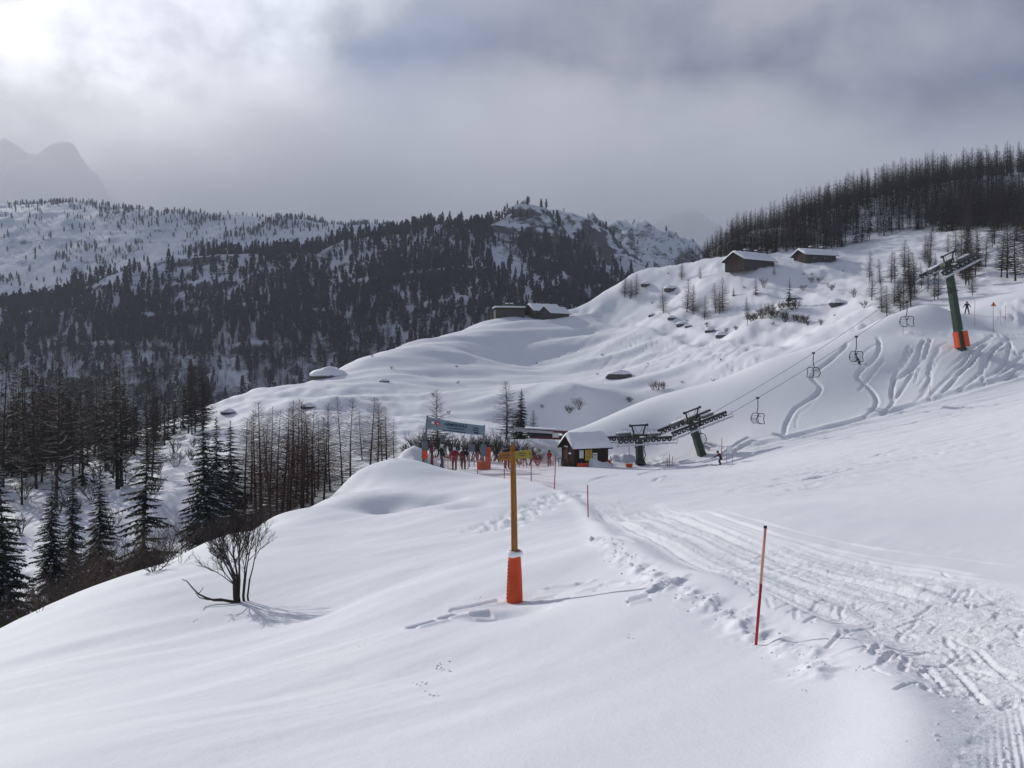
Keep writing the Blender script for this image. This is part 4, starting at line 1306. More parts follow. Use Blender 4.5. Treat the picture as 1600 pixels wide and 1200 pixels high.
def tower(label, base, top, slope, w0=0.60, w1=0.50, span=5.2, n=8, pad=False, gh=1.15, low=False):
    root = thing('lift_tower', label, 'lift tower', base, 0, 'lift towers')
    B = Vector((0, 0, 0)); T = top - base
    ax = T.normalized()
    mb = MB()
    # column: a tapering square tube with welded collar
    x = LDIR - ax * LDIR.dot(ax); x.normalize(); y = ax.cross(x)
    def ring(p, w): return [p + (x * sx + y * sy) * w / 2 for sx, sy in ((-1, -1), (1, -1), (1, 1), (-1, 1))]
    rings = [ring(B - ax * 0.6, w0), ring(B.lerp(T, 0.72), w0 * 0.28 + w1 * 0.72), ring(T, w1)]
    vs = sum(rings, []); fs = [(i * 4 + k, i * 4 + (k + 1) % 4, (i + 1) * 4 + (k + 1) % 4, (i + 1) * 4 + k) for i in range(2) for k in range(4)] + [(8, 9, 10, 11)]
    mb.add(vs, fs)
    col = mb.build('column', M['lift_green'], root)
    q = MB()
    for f in (0.0, 0.72, 0.99): q.add(ring(B.lerp(T, f) - ax * 0.04, w0 + 0.10) + ring(B.lerp(T, f) + ax * 0.05, w0 + 0.10), [(0, 1, 5, 4), (1, 2, 6, 5), (2, 3, 7, 6), (3, 0, 4, 7), (4, 5, 6, 7), (0, 3, 2, 1)])
    q.build('collar', M['lift_dark'], col)
    d = (LDIR * math.cos(slope) + UP * math.sin(slope)).normalized()
    # crossarm
    mb = MB()
    c = T + ax * 0.18
    mb.bar(c - LW * (GAUGE + 0.2), c + LW * (GAUGE + 0.2), 0.42, 0.36)
    mb.build('crossarm', M['lift_dark'], root)
    mb = MB(); mb.bar(c - LW * (GAUGE) + UP * 0.24, c + LW * (GAUGE) + UP * 0.24, 0.40, 0.14); mb.build('snow_cover', M['snow_cap'], root)
    for s in (-1, 1):
        sheave_train(root, c + LW * s * (GAUGE + 0.28) + UP * (0.05 if not low else -0.02), d, LW * s, n, span)
    gantry(root, c + UP * 0.25, d, LW, gh)
    # housings over the crossarm, snow lying on them
    for s, ln, hh in ((-1, 1.5, 0.34), (1, 1.3, 0.26)):
        m = c + d * s * 1.35 - LW * 0.9 * s + UP * 0.42
        q = MB(); q.bar(m - d * ln / 2, m + d * ln / 2, 0.62, hh); hz = q.build('housing', M['lift_steel'], root)
        q = MB(); q.bar(m - d * ln * 0.48 + UP * (hh / 2 + 0.05), m + d * ln * 0.48 + UP * (hh / 2 + 0.05), 0.58, 0.11); q.build('snow_cover', M['snow_cap'], hz)
    q = MB(); q.box(c + UP * 0.22 - LW * 0.2, (1.5, 1.0, 0.52), bev=0.05); q.build('gear_housing', M['olive'], root)
    # platform boxes with hoops above the crossarm
    mb = MB()
    for s in (-1, 1):
        m = c + d * s * 1.15 + UP * 0.36
        for t in (-1, 1):
            p = m + LW * t * 0.9
            mb.tube([p - d * 0.28, p - d * 0.28 + UP * 0.6, p + d * 0.28 + UP * 0.6, p + d * 0.28], 0.022, 5)
    mb.build('hoop', M['lift_steel'], root)
    ladder(root, B.lerp(T, 0.04), B.lerp(T, 0.96), x * (w0 / 2 + 0.10), y)
    return root, c + base, d
def towers():
    # T1 stands beside the hut, T2 leans at the foot of the slope, T3 high up
    r1 = tower('short upright green lift tower beside the wooden hut', PX(1000, 727, 90), PX(998, 688, 90.2), math.radians(2), 0.64, 0.60, 6.0, 10, low=True)
    mb = MB()
    base = PX(1000, 727, 90)
    mb.box(PX(1000, 722, 89.6) - base, (0.95, 0.75, 0.5), bev=0.08)
    mb.build('foot_pad', M['lift_dark'], r1[0])
    mb = MB()
    for k, (du, dv) in enumerate(((1008, 694), (1005, 700), (1009, 709), (1006, 716), (1010, 726))): pass
    mb.tube([PX(1008, 690, 89.6) - base, PX(1006, 702, 89.5) - base, PX(1009, 711, 89.5) - base, PX(1006, 718, 89.5) - base, PX(1010, 727, 89.5) - base], 0.05, 6)
    mb.build('hose', M['rubber'], r1[0])
    r2 = tower('leaning green lift tower at the foot of the slope', PX(1098, 716, 91), PX(1082, 664, 91), math.radians(19), 0.70, 0.62, 6.6, 12)
    r3 = tower('tall leaning green lift tower with orange padding high on the slope', PX(1502, 546, 98), PX(1482, 420, 98.5), math.radians(25), 0.78, 0.60, 5.2, 8, gh=1.3)
    # padding round the foot of the tall one
    base = PX(1502, 546, 98)
    mb = MB()
    pts = [(1505, 520), (1513, 514), (1514, 538), (1506, 543)]
    ax = (PX(1482, 420, 98.5) - base).normalized()
    x = (LDIR - ax * LDIR.dot(ax)).normalized(); y = ax.cross(x)
    a0 = ax * 0.25; a1 = ax * 2.05
    q = [x * 0.18 - y * 0.55, x * 0.95 - y * 0.40, x * 1.02 + y * 0.35, x * 0.1 + y * 0.62, x * -0.50 + y * 0.42, x * -0.52 - y * 0.25, x * -0.46 - y * 0.42, x * -0.40 - y * 0.42, x * -0.30 + y * 0.30, x * 0.12 + y * 0.40]
    vs = [a0 + p for p in q] + [a1 + p * 0.96 for p in q]
    n = len(q)
    mb.add(vs, [(i, (i + 1) % n, n + (i + 1) % n, n + i) for i in range(n)] + [tuple(range(n, 2 * n))])
    mb.build('foot_pad', M['orange_pad'], r3[0])
    mb = MB(); mb.add([a1 + p * 0.9 + ax * 0.01 for p in q[:4]] + [a1 + p * 0.6 + ax * 0.22 for p in q[:4]], [(0, 1, 5, 4), (1, 2, 6, 5), (2, 3, 7, 6), (3, 0, 4, 7), (4, 5, 6, 7)]); mb.build('snow_cover', M['snow_cap'], r3[0])
    return r1, r2, r3
T1, T2, T3 = towers()

# ropes: a closed loop seen as two strands
def strand(s):
    o = LW * s * (GAUGE + 0.28) + UP * -0.20
    c1, c2, c3 = T1[1], T2[1], T3[1]
    return [PX(846, 672, 93) + LW * s * 1.35, c1 - T1[2] * 3.0 + o, c1 + T1[2] * 3.0 + o, c2 - T2[2] * 3.3 + o, c2 + T2[2] * 3.3 + o, c3 - T3[2] * 2.6 + o, c3 + T3[2] * 2.6 + o, c3 + T3[2] * 2.6 + o + LDIR * 60 + UP * 24]
STR = {s: strand(s) for s in (-1, 1)}
def rope_pt(s, f):
    """on the free span between the leaning tower and the tall one"""
    a, b = STR[s][4], STR[s][5]
    p = a.lerp(b, f); p.z -= 4 * 0.55 * f * (1 - f)
    return p
for s in (-1, 1):
    L = STR[s]
    pts = L[:5] + [rope_pt(s, k / 14) for k in range(1, 14)] + L[5:]
    mb = MB(); mb.tube(pts, 0.021, 6)
    tag(mb.build('lift_cable', M['cable']), 'thin steel lift cable, nearer of the two strands' if s < 0 else 'thin steel lift cable, farther of the two strands', 'cable', 'lift cables')
def chair_at(p, up_dir, label):
    """a two-seat chair: grip, bent hanger, bow-shaped frame, seat and back"""
    d = LDIR * up_dir; w = LW
    root = thing('lift_chair', label, 'lift chair', p - UP * 3.0, 0, 'chairs hanging on the lift')
    def P(a, b, z): return d * a + w * b + UP * (z + 3.0)
    mb = MB(); mb.box(P(0, 0, 0.0), (0.30, 0.16, 0.20)); mb.tube([P(-0.18, 0, 0.02), P(0.18, 0, 0.02)], 0.06, 6); mb.build('grip', M['lift_dark'], root)
    mb = MB(); mb.tube([P(0, 0, -0.05), P(0.02, 0, -0.5), P(0.03, 0, -1.0), P(-0.04, 0, -1.42), P(-0.16, 0, -1.62)], 0.048, 7); mb.build('hanger', M['lift_dark'], root)
    mb = MB()
    mb.tube([P(-0.16, -0.58, -1.62), P(-0.16, 0.58, -1.62)], 0.035, 6)
    for sd in (-1, 1):
        b = sd * 0.58
        mb.tube([P(-0.16, b, -1.62), P(0.30, b, -1.66), P(0.44, b, -1.86), P(0.34, b, -2.20), P(0.42, b, -2.52), P(0.46, b, -2.72), P(-0.20, b, -2.70), P(-0.42, b, -2.46), P(-0.50, b, -2.20), P(-0.34, b, -1.80), P(-0.16, b, -1.62)], 0.042, 6)
    mb.build('frame', M['lift_dark'], root)
    R = Matrix((d, w, UP)).transposed()
    mb = MB()
    for k in range(5): mb.box(P(-0.22 + 0.135 * k, 0, -2.66 + 0.012 * k), (0.115, 1.12, 0.03), R)
    mb.build('seat', M['seat_metal'], root)
    mb = MB()
    for k in range(4): mb.box(P(-0.40 - 0.03 * (k % 2), 0, -2.52 + 0.13 * k), (0.03, 1.12, 0.105), R)
    mb.build('backrest', M['seat_metal'], root)
    mb = MB(); mb.tube([P(-0.30, -0.58, -1.95), P(0.10, -0.58, -1.90), P(0.10, 0.58, -1.90), P(-0.30, 0.58, -1.95)], 0.022, 5); mb.build('safety_bar', M['lift_steel'], root)
    return root
def rope_u(s, u):
    lo, hi = 0.0, 1.0
    for _ in range(40):
        m = (lo + hi) / 2; p = rope_pt(s, m)
        if p.x / p.y * F + 800 < u: lo = m
        else: hi = m
    return rope_pt(s, lo)
chair_at(rope_u(-1, 1184), 1, 'empty lift chair hanging nearest the leaning tower on the open span')
chair_at(rope_u(1, 1271), -1, 'empty lift chair with bright sunlit seat on the farther cable')
RIDER_P = rope_u(-1, 1338)
chair_at(RIDER_P, 1, 'lift chair carrying a dark-clothed rider')
chair_at(rope_u(-1, 1417), 1, 'empty lift chair just below the tall tower')
chair_at(T2[1] + T2[2] * 1.9 + LW * (GAUGE + 0.28) - UP * 0.22, -1, 'empty lift chair hanging under the sheaves of the leaning tower')

# return wheel platform left of the hut
def platform():
    base = PX(846, 727, 93)
    root = thing('lift_terminal', 'long grey return-wheel terminal of the lift behind the hut', 'lift station', base)
    Z = (HV - 674) / F * 93 - base.z
    a = LDIR; b = LW
    mb = MB(); mb.tube([Vector((2.6, 0.6, -0.6)), Vector((2.6, 0.6, Z - 0.1))], 0.32, 10); mb.build('column', M['lift_green'], root)
    mb = MB()
    prof = [(1.55, -0.06), (1.62, -0.10), (1.62, 0.10), (1.55, 0.06)]
    c = Vector((-0.4, 0, Z - 0.35))
    ringv = MB(); ringv.lathe(prof + [prof[0]], 28)
    for k in range(6):
        t = k * math.pi / 3; ringv.bar((0, 0, 0), (1.55 * math.cos(t), 1.55 * math.sin(t), 0), 0.12, 0.1)
    wv = ringv.build('bullwheel', M['lift_dark'], root); wv.location = c
    mb = MB(); mb.bar(c + Vector((-3.2, -1.2, 0.62)), c + Vector((1.6, -1.2, 0.30)), 0.22, 0.26); mb.bar(c + Vector((-2.6, 1.2, 0.62)), c + Vector((1.6, 1.2, 0.30)), 0.22, 0.26)
    mb.build('guide_beam', M['galvanised'], root)
    mb = MB(); mb.box(c + Vector((0.9, 0, 0.42)), (4.6, 2.0, 0.22), Matrix.Rotation(0.05, 3, 'Y')); mb.box(c + Vector((0.9, 0, -0.25)), (3.6, 0.9, 0.4), Matrix.Rotation(0.05, 3, 'Y'))
    mb.build('cover', M['dark_red'], root)
    mb = MB(); mb.box(c + Vector((0.9, 0, 0.62)), (4.5, 1.9, 0.18), Matrix.Rotation(0.05, 3, 'Y'), bev=0.07)
    for k in range(5): mb.box(c + Vector((2.0 + 0.3 * k, -0.5, 0.72 - 0.02 * k)), (0.2, 0.25, 0.2), bev=0.05)
    mb.build('snow_cover', M['snow_cap'], root)
    mb = MB(); mb.box(c + Vector((1.9, -1.05, 0.02)), (0.7, 0.12, 0.5)); mb.build('sign_plate', M['white_paint'], root)
simple('white_paint', (0.72, 0.73, 0.74), 0.5, 0.06, 4.0)
platform()

# ------------------------------------------------------------------ hut, chalets, ruins
def wood(name, col, var=0.4):
    t = NT(name)
    c = t.coord()
    f = t.noise(c, 4.0, 5, 0.65, (6, 6, 0.5))
    lo = tuple(q * (1 - var) for q in col); hi = tuple(q * (1 + var) for q in col)
    t.base(t.ramp(f, (0.3, lo), (0.7, hi))).rough(0.85)
    t.p.inputs['Specular IOR Level'].default_value = 0.1
    t.bump(f, 0.4, 0.02)
wood('dark_wood', (0.028, 0.015, 0.011)); wood('grey_wood', (0.050, 0.038, 0.032)); wood('post_wood', (0.30, 0.135, 0.040), 0.3); wood('red_wood', (0.075, 0.030, 0.022))
def stone_mat():
    t = NT('stone')
    c = t.coord()
    v = t.n('ShaderNodeTexVoronoi'); v.inputs['Scale'].default_value = 2.6
    mp = t.n('ShaderNodeMapping'); mp.inputs['Scale'].default_value = (1, 1, 2.2); t.l(c, mp.inputs[0]); t.l(mp.outputs[0], v.inputs['Vector'])
    f = t.noise(c, 6, 5, 0.6)
    t.base(t.mix(0.5, t.ramp(f, (0.3, (0.030, 0.026, 0.024)), (0.7, (0.085, 0.074, 0.066))), t.ramp(v.outputs['Color'], (0.2, (0.032, 0.028, 0.026)), (0.8, (0.085, 0.075, 0.068))))).rough(0.9)
    t.bump(v.outputs['Distance'], 0.6, 0.06)
stone_mat()
simple('window_glass', (0.03, 0.035, 0.045), 0.08, 0.2, 2.0, spec=0.6)
simple('yellow_sign', (0.55, 0.36, 0.03), 0.5, 0.08, 4.0)
simple('paper', (0.60, 0.64, 0.68), 0.6, 0.06, 6.0)
simple('ink', (0.03, 0.035, 0.06), 0.6, 0.2, 6.0)
def snow_roof(name, root, half, dep, eave_z, ridge_z, over, th, rag, seed):
    """a thick, slightly sagging snow load on both slopes of a gable roof, ridge along x"""
    nx, ny = 30, 16
    r = np.random.default_rng(seed)
    xs = np.linspace(-half - over, half + over, nx); ys = np.linspace(-dep - over, dep + over, ny)
    X, Y = np.meshgrid(xs, ys)
    sl = (ridge_z - eave_z) / dep
    bot = ridge_z - np.abs(Y) * sl + 0.02
    ed = np.minimum(np.minimum(X - xs[0], xs[-1] - X), np.minimum(Y - ys[0], ys[-1] - Y))
    t = th * sstep(-0.02, 0.22, ed) * (1 + rag * fbm(X / 0.9 + seed, Y / 0.9, 3, seed)) + 0.03
    topv = bot + t - 0.12 * th * np.exp(-(Y / 0.5) ** 2)
    V = np.concatenate([np.stack([X, Y, topv], -1).reshape(-1, 3), np.stack([X, Y, bot], -1).reshape(-1, 3)])
    f = grid_faces(ny, nx); n = nx * ny
    sides = []
    rim = [i for i in range(nx)] + [(j + 1) * nx - 1 for j in range(1, ny)] + [n - 1 - i for i in range(1, nx)] + [(ny - 1 - j) * nx for j in range(1, ny)]
    for a, b in zip(rim, rim[1:]): sides.append((b, a, a + n, b + n))
    Fc = np.concatenate([f, f[:, ::-1] + n, np.array(sides)])
    return link('snow_cover', fast_mesh('snow_cover', V, Fc), M['snow_cap'], root)
def gable_house(name, label, pos, rot, half, dep, wall_h, rise, over, wallm, gablem, th=0.3, plank=None, seed=1, cat='hut'):
    """ridge along local x; -y is the long front, -x the gable that shows"""
    root = thing(name, label, cat, pos, rot)
    mb = MB()
    z0 = -1.0
    vs = [(-half, -dep, z0), (half, -dep, z0), (half, dep, z0), (-half, dep, z0), (-half, -dep, wall_h), (half, -dep, wall_h), (half, dep, wall_h), (-half, dep, wall_h), (-half, 0, wall_h + rise), (half, 0, wall_h + rise)]
    mb.add(vs, [(0, 1, 5, 4), (2, 3, 7, 6), (4, 5, 9, 8), (6, 7, 8, 9)], 0)
    mb.add(vs, [(3, 0, 4, 8, 7), (1, 2, 6, 9, 5)], 1)
    wall = mb.build('wall', [M[wallm], M[gablem]], root)
    # roof slabs with overhang
    mb = MB()
    sl = rise / dep
    for s in (-1, 1):
        y0, y1 = 0, s * (dep + over)
        zr = wall_h + rise + 0.02; ze = zr - sl * (dep + over)
        a = [(-half - over, y0, zr), (half + over, y0, zr), (half + over, y1, ze), (-half - over, y1, ze)]
        b = [(p[0], p[1], p[2] + 0.10) for p in a]
        mb.add(a + b, [(0, 1, 2, 3), (7, 6, 5, 4), (0, 4, 5, 1), (1, 5, 6, 2), (2, 6, 7, 3), (3, 7, 4, 0)])
    roof = mb.build('roof', M['grey_wood'] if wallm != 'dark_wood' else M['dark_wood'], root)
    sn = snow_roof('snow_cover', root, half, dep, wall_h + 0.12, wall_h + rise + 0.12, over, th, 0.25, seed)
    if plank:
        # upright boards on the long front and on the gable
        w = 0.22
        me = None
        n = int(2 * half / w)
        for k in range(n):
            q = MB(); q.box((0, 0, 0), (w * 0.9, 0.03 + 0.012 * (k % 3), wall_h - 0.06)); 
            o = q.build('plank', M[plank], wall); o.location = (-half + (k + 0.5) * 2 * half / n, -dep - 0.016, wall_h / 2 + 0.02)
        n = int(2 * dep / w)
        for k in range(n):
            yy = -dep + (k + 0.5) * 2 * dep / n
            hh = wall_h + rise * (1 - abs(yy) / dep) - 0.1
            q = MB(); q.box((0, 0, 0), (0.03 + 0.012 * (k % 3), w * 0.9, hh))
            o = q.build('plank', M[plank], wall); o.location = (-half - 0.016, yy, hh / 2 + 0.02)
    return root, wall, roof
def window(root, x, z, w, h, y, frame='dark_wood', glass='window_glass', name='window', d=0.05):
    mb = MB(); mb.box((x, y, z), (w, d, h)); o = mb.build(name, M[glass], root)
    q = MB()
    for s in (-1, 1):
        q.box((x + s * (w / 2 + 0.03), y - 0.012, z), (0.06, d + 0.03, h + 0.12)); q.box((x, y - 0.012, z + s * (h / 2 + 0.03)), (w, d + 0.03, 0.06))
    q.build('frame', M[frame], o)
    return o
def lift_hut():
    y = 88.0
    base = under(914, y); base.z = PX(914, 727, y).z
    root, wall, roof = gable_house('lift_hut', 'dark plank lift hut under a thick snow roof, yellow notice on its front', base, math.radians(24), 1.95, 1.35, 2.0, 1.0, 0.36, 'dark_wood', 'dark_wood', th=0.42, plank='dark_wood', seed=3)
    f = -1.35 - 0.07
    window(root, -1.20, 1.30, 0.50, 0.80, f, glass='paper', name='notice_window')
    q = MB(); q.box((-0.38, f - 0.03, 1.22), (0.78, 0.03, 1.15)); yb = q.build('notice_board', M['yellow_sign'], root)
    q = MB()
    for k in range(6): q.box((-0.38, f - 0.05, 1.62 - 0.14 * k), (0.60 - 0.08 * (k % 3), 0.008, 0.035))
    q.build('lettering', M['ink'], yb)
    q = MB(); q.box((0.36, f - 0.03, 1.0), (0.52, 0.03, 0.76)); wb = q.build('notice_board', M['white_paint'], root)
    q = MB(); q.box((0.36, f - 0.05, 1.18), (0.40, 0.008, 0.09)); q.box((0.36, f - 0.05, 0.98), (0.36, 0.008, 0.03)); q.box((0.36, f - 0.05, 0.88), (0.3, 0.008, 0.03)); q.build('lettering', M['ink'], wb)
    q = MB(); q.box((-1.1, f - 0.14, 0.22), (1.3, 0.18, 0.42), bev=0.04); q.build('foot_pad', M['orange_pad'], root)
    q = MB(); q.box((1.9, f - 0.10, 0.30), (0.34, 0.2, 0.6), bev=0.04); q.build('foot_pad', M['orange_pad'], root)
    # door and railing on the gable
    q = MB(); q.box((-1.95 - 0.06, 0.30, 0.95), (0.04, 0.8, 1.85)); dr = q.build('door', M['red_wood'], root)
    q = MB(); q.box((-2.04, 0.05, 0.95), (0.05, 0.05, 0.14)); q.build('handle', M['lift_steel'], dr)
    q = MB(); q.box((-2.03, -0.55, 1.35), (0.04, 0.5, 0.14)); q.box((-2.03, 0.3, 1.98), (0.04, 0.7, 0.12)); q.build('name_plate', M['white_paint'], root)
    q = MB()
    for k in range(5): q.tube([(-2.5, -1.2 + 0.55 * k, -0.2), (-2.5, -1.2 + 0.55 * k, 0.75)], 0.035, 5)
    q.tube([(-2.5, -1.2, 0.75), (-2.5, 1.0, 0.75)], 0.03, 5); q.tube([(-2.5, -1.2, 0.4), (-2.5, 1.0, 0.4)], 0.03, 5)
    q.build('railing', M['grey_wood'], root)
    q = MB()
    q.tube([(2.2, -1.3, 1.0), (2.35, -1.3, 0.6), (2.2, -1.35, 0.35), (2.5, -1.3, 0.0)], 0.04, 6); q.build('hose', M['rubber'], root)
    # heaped snow against the front: a sloped wedge
    V = []; n = 14
    for j in range(n):
        for i in range(n):
            a = i / (n - 1); b = j / (n - 1)
            x = -0.5 + 2.5 * a; yy = f - 0.10 - 2.0 * b
            z = 0.95 * (1 - b) ** 1.1 * (0.75 + 0.25 * math.sin(a * 5 + 1)) * min(1, 8 * a + 0.25) * min(1, 8 * (1 - a) + 0.25) - 0.35 * b - 0.06
            V.append((x, yy, z))
    sn = link('heaped_snow', fast_mesh('heaped_snow', V, grid_faces(n, n)[:, ::-1]), M['snow_cap'], root)
    # logs and rubble beside the door
    q = MB()
    r = random.Random(3)
    for k in range(9): q.tube([(-2.8 + r.uniform(-0.3, 0.3), -1.3 + 0.12 * k, 0.1 + 0.1 * (k % 3)), (-2.0 + r.uniform(-0.2, 0.3), -1.35 + 0.12 * k, 0.14 + 0.1 * (k % 3))], 0.07, 6)
    q.build('firewood', M['grey_wood'], root)
lift_hut()
def chalet(label, u, v, y, rot, half, dep, wall_h, rise, seed):
    base = PX(u, v, y)
    root, wall, roof = gable_house('chalet', label, base, rot, half, dep, wall_h, rise, 0.55, 'stone', 'grey_wood', th=0.45, seed=seed, cat='chalet')
    for k, x in enumerate((-half * 0.45, half * 0.25)):
        window(wall, x, wall_h * 0.55, 0.6, 0.6, -dep - 0.01)
    q = MB(); q.box((-half - 0.03, 0, wall_h * 0.5), (0.05, 1.0, wall_h * 0.95)); d = q.build('door', M['red_wood'], root)
    q = MB(); q.box((-half - 0.07, 0.35, wall_h * 0.5), (0.04, 0.06, 0.16)); q.build('handle', M['lift_steel'], d)
    for x in (-half * 0.25, half * 0.5):
        q = MB(); q.box((x, 0.2, wall_h + rise + 0.45), (0.5, 0.5, 0.9)); c = q.build('chimney', M['stone'], roof)
        q = MB(); q.box((x, 0.2, wall_h + rise + 1.0), (0.66, 0.66, 0.2), bev=0.1); q.build('snow_cover', M['snow_cap'], c)
    # rafters under the eaves
    for k in range(7):
        q = MB(); x = -half + 2 * half * (k + 0.5) / 7
        q.box((x, -dep - 0.2, wall_h - 0.05), (0.12, 0.5, 0.12)); q.build('rafter', M['grey_wood'], roof)
chalet('larger stone chalet with snow-laden roof, the left one of two on the knoll', 1171, 418, 187, math.radians(30), 4.4, 2.9, 1.35, 1.55, 5)
chalet('smaller stone chalet with reddish gable boards, the upper of the two on the knoll', 1273, 412, 191, math.radians(17), 3.9, 2.2, 1.7, 1.1, 9)
def ruins():
    b = PX(795, 505, 205)
    root = thing('stone_barn', 'flat-roofed stone barn with snow roof at the brow of the drifted hill', 'barn', b, math.radians(8))
    q = MB(); q.box((0, 0, 0.6), (6.8, 4.6, 5.4)); q.build('wall', M['stone'], root)
    q = MB(); q.box((0, 0, 3.4), (7.5, 5.3, 0.22)); rf = q.build('roof', M['grey_wood'], root)
    q = MB(); q.box((0, 0, 3.72), (7.4, 5.2, 0.42), bev=0.15); q.build('snow_cover', M['snow_cap'], rf)
    for x in (-0.4, 0.7):
        q = MB(); q.box((x, 0.3, 4.2), (0.6, 0.6, 0.9)); c = q.build('chimney', M['stone'], rf); q = MB(); q.box((x, 0.3, 4.75), (0.8, 0.8, 0.22), bev=0.08); q.build('snow_cover', M['snow_cap'], c)
    gable_house('stone_hut', 'low stone hut with sagging snowy roof beside the flat-roofed barn', PX(848, 494, 206), math.radians(28), 3.6, 2.4, 1.2, 1.4, 0.5, 'stone', 'grey_wood', th=0.35, seed=12)
    gable_house('stone_hut', 'half-buried stone hut nearest the road at the brow', PX(866, 493, 203), math.radians(40), 3.0, 2.0, 0.5, 1.4, 0.4, 'stone', 'stone', th=0.22, seed=15)
ruins()

# ------------------------------------------------------------------ signpost, poles, fences, gate
simple('pole_red', (0.42, 0.020, 0.028), 0.45, 0.12, 8.0)
simple('pole_pale', (0.62, 0.33, 0.22), 0.5, 0.15, 8.0)
simple('net_orange', (0.50, 0.17, 0.12), 0.7, 0.1, 4.0)
simple('banner_blue', (0.21, 0.28, 0.32), 0.55, 0.10, 1.5)
simple('banner_text', (0.015, 0.03, 0.10), 0.6, 0.1, 4.0)
simple('emblem_red', (0.50, 0.04, 0.05), 0.5, 0.1, 4.0)
simple('emblem_white', (0.70, 0.70, 0.70), 0.5, 0.05, 4.0)
simple('grey_panel', (0.13, 0.15, 0.17), 0.5, 0.2, 3.0)
simple('yellow_board', (0.30, 0.23, 0.04), 0.55, 0.15, 8.0)
def signpost():
    y = 15.0
    base = PX(804, 940, y); k = y / F
    root = thing('signpost', 'wooden trail signpost with two arms, orange padding round its foot', 'signpost', base)
    H = (940 - 693) * k
    mb = MB()
    n = 10
    pts = [(0.0, 0, -0.3), (0.0, 0, H * 0.30), (-0.012, 0, H * 0.6), (-0.03, 0, H - 0.16), (-0.032, 0, H - 0.07), (-0.033, 0, H)]
    mb.tube(pts, [0.062, 0.060, 0.056, 0.050, 0.040, 0.012], n)
    post = mb.build('post', M['post_wood'], root)
    def arm(x0, x1, zc, tip, mat, label):
        w = 0.072
        z = lambda x: zc + (x - (x0 + x1) / 2) * 0.09
        if tip < 0: prof = [(x0 + 0.0, 0.35), (x0 + 0.02, 1), (x1, 1), (x1, -1), (x0 + 0.02, -1), (x0, -0.35)]
        else: prof = [(x0, 1), (x1 - 0.012, 1), (x1, 0.8), (x1, -0.8), (x1 - 0.012, -1), (x0, -1)]
        vs = [(x, yy, z(x) + s * w) for yy in (-0.062, -0.092) for x, s in prof]
        m = len(prof)
        q = MB(); q.add(vs, [tuple(range(m)), tuple(reversed(range(m, 2 * m)))] + [((i + 1) % m, i, m + i, m + (i + 1) % m) for i in range(m)])
        o = q.build('arm', M[mat], root); tag(o, label)
        q = MB()
        xs = (x0 + x1) / 2
        for r_, (a, b) in enumerate(((-0.08, 0.05), (-0.07, 0.03))):
            q.box((xs + (a + b) / 2, -0.0945, z(xs) + 0.022 - 0.04 * r_), (b - a, 0.004, 0.012))
        e = x1 - 0.035 if tip > 0 else x0 + 0.045
        q.disc((e, -0.0945, z(e)), (0, 1, 0), 0.012, 0.005, 8)
        q.build('lettering', M['ink'], o)
    cx = -0.032
    arm(cx - 0.255, cx + 0.03, H - 0.215, -1, 'post_wood', 'weathered brown arm pointing to the valley side')
    arm(cx + 0.034, cx + 0.335, H - 0.185, 1, 'yellow_board', 'yellow arm pointing to the lift side')
    q = MB()
    for dx, dz in ((0, -0.20), (0.06, -0.195), (-0.05, -0.205)): q.disc((cx + dx, -0.098, H + dz), (0, 1, 0), 0.009, 0.012, 8)
    q.build('bolt', M['lift_steel'], root)
    # padding
    ph = (940 - 868) * k
    mb = MB()
    prof = [(0.140, -0.12), (0.142, 0.1), (0.136, 0.3), (0.124, 0.55), (0.110, ph - 0.04), (0.098, ph)]
    mb.lathe(prof, 18)
    pad = mb.build('foot_pad', M['orange_pad'], root)
    q = MB()
    for i in range(11):
        z = 0.08 + i * (ph - 0.12) / 11
        rr_ = 0.142 - 0.035 * z / ph
        q.box((-rr_ * 0.93 - 0.006, -rr_ * 0.33, z), (0.018, 0.05, 0.014))
    q.build('lacing', M['ink'], pad)
    q = MB()
    V = []; nn = 22; rings = 7
    r = random.Random(2)
    for j in range(rings):
        a = j / (rings - 1) * math.pi
        for i in range(nn):
            t = 2 * math.pi * i / nn
            rad = 0.105 + 0.045 * math.sin(a) * (1 + 0.25 * math.sin(3 * t + 1)) - 0.045 * (1 - math.cos(a)) * 0.3
            V.append((rad * math.cos(t), rad * math.sin(t), ph + 0.03 + 0.055 * math.cos(a) * (1 + 0.2 * math.sin(2 * t))))
    Fq = grid_faces(rings, nn, True)
    link('snow_cover', fast_mesh('snow_cover', V, Fq[:, ::-1]), M['snow_cap'], root)
signpost()
def marker(label, u0, v0, u1, v1, y, r, split=0.52, group='piste marker poles', cap=True):
    b = PX(u0, v0, y); t = PX(u1, v1, y) - b
    root = thing('marker_pole', label, 'pole', b, 0, group)
    mb = MB(); mb.tube([t * -0.15, t * split], r, 10); mb.build('lower_shaft', M['pole_red'], root)
    mb = MB(); mb.tube([t * split, t * 0.985], r * 0.97, 10); mb.build('upper_shaft', M['pole_pale'], root)
    if cap:
        mb = MB(); mb.tube([t * 0.98, t * 1.0], [r * 1.25, r * 1.1], 10); mb.build('cap', M['rubber'], root)
marker('leaning marker pole, red below and pale above, nearest on the edge of the run', 1181, 1010, 1196, 822, 9.4, 0.016)
marker('thin red marker pole at the bend of the run beyond the signpost', 919, 814, 918, 762, 34.0, 0.022, 0.98, cap=False)
marker('red-flagged pole above the crouching skier', 1127, 712, 1128, 680, 88.0, 0.035, 0.6, cap=False)
for k, (u, v0, v1) in enumerate(((1043, 727, 712), (1046, 728, 708), (1050, 727, 711))):
    marker('short red pole in the cluster of three beside the lift towers', u, v0, u + (k - 1), v1, 87.0, 0.03, 0.9, 'cluster of three poles', cap=False)
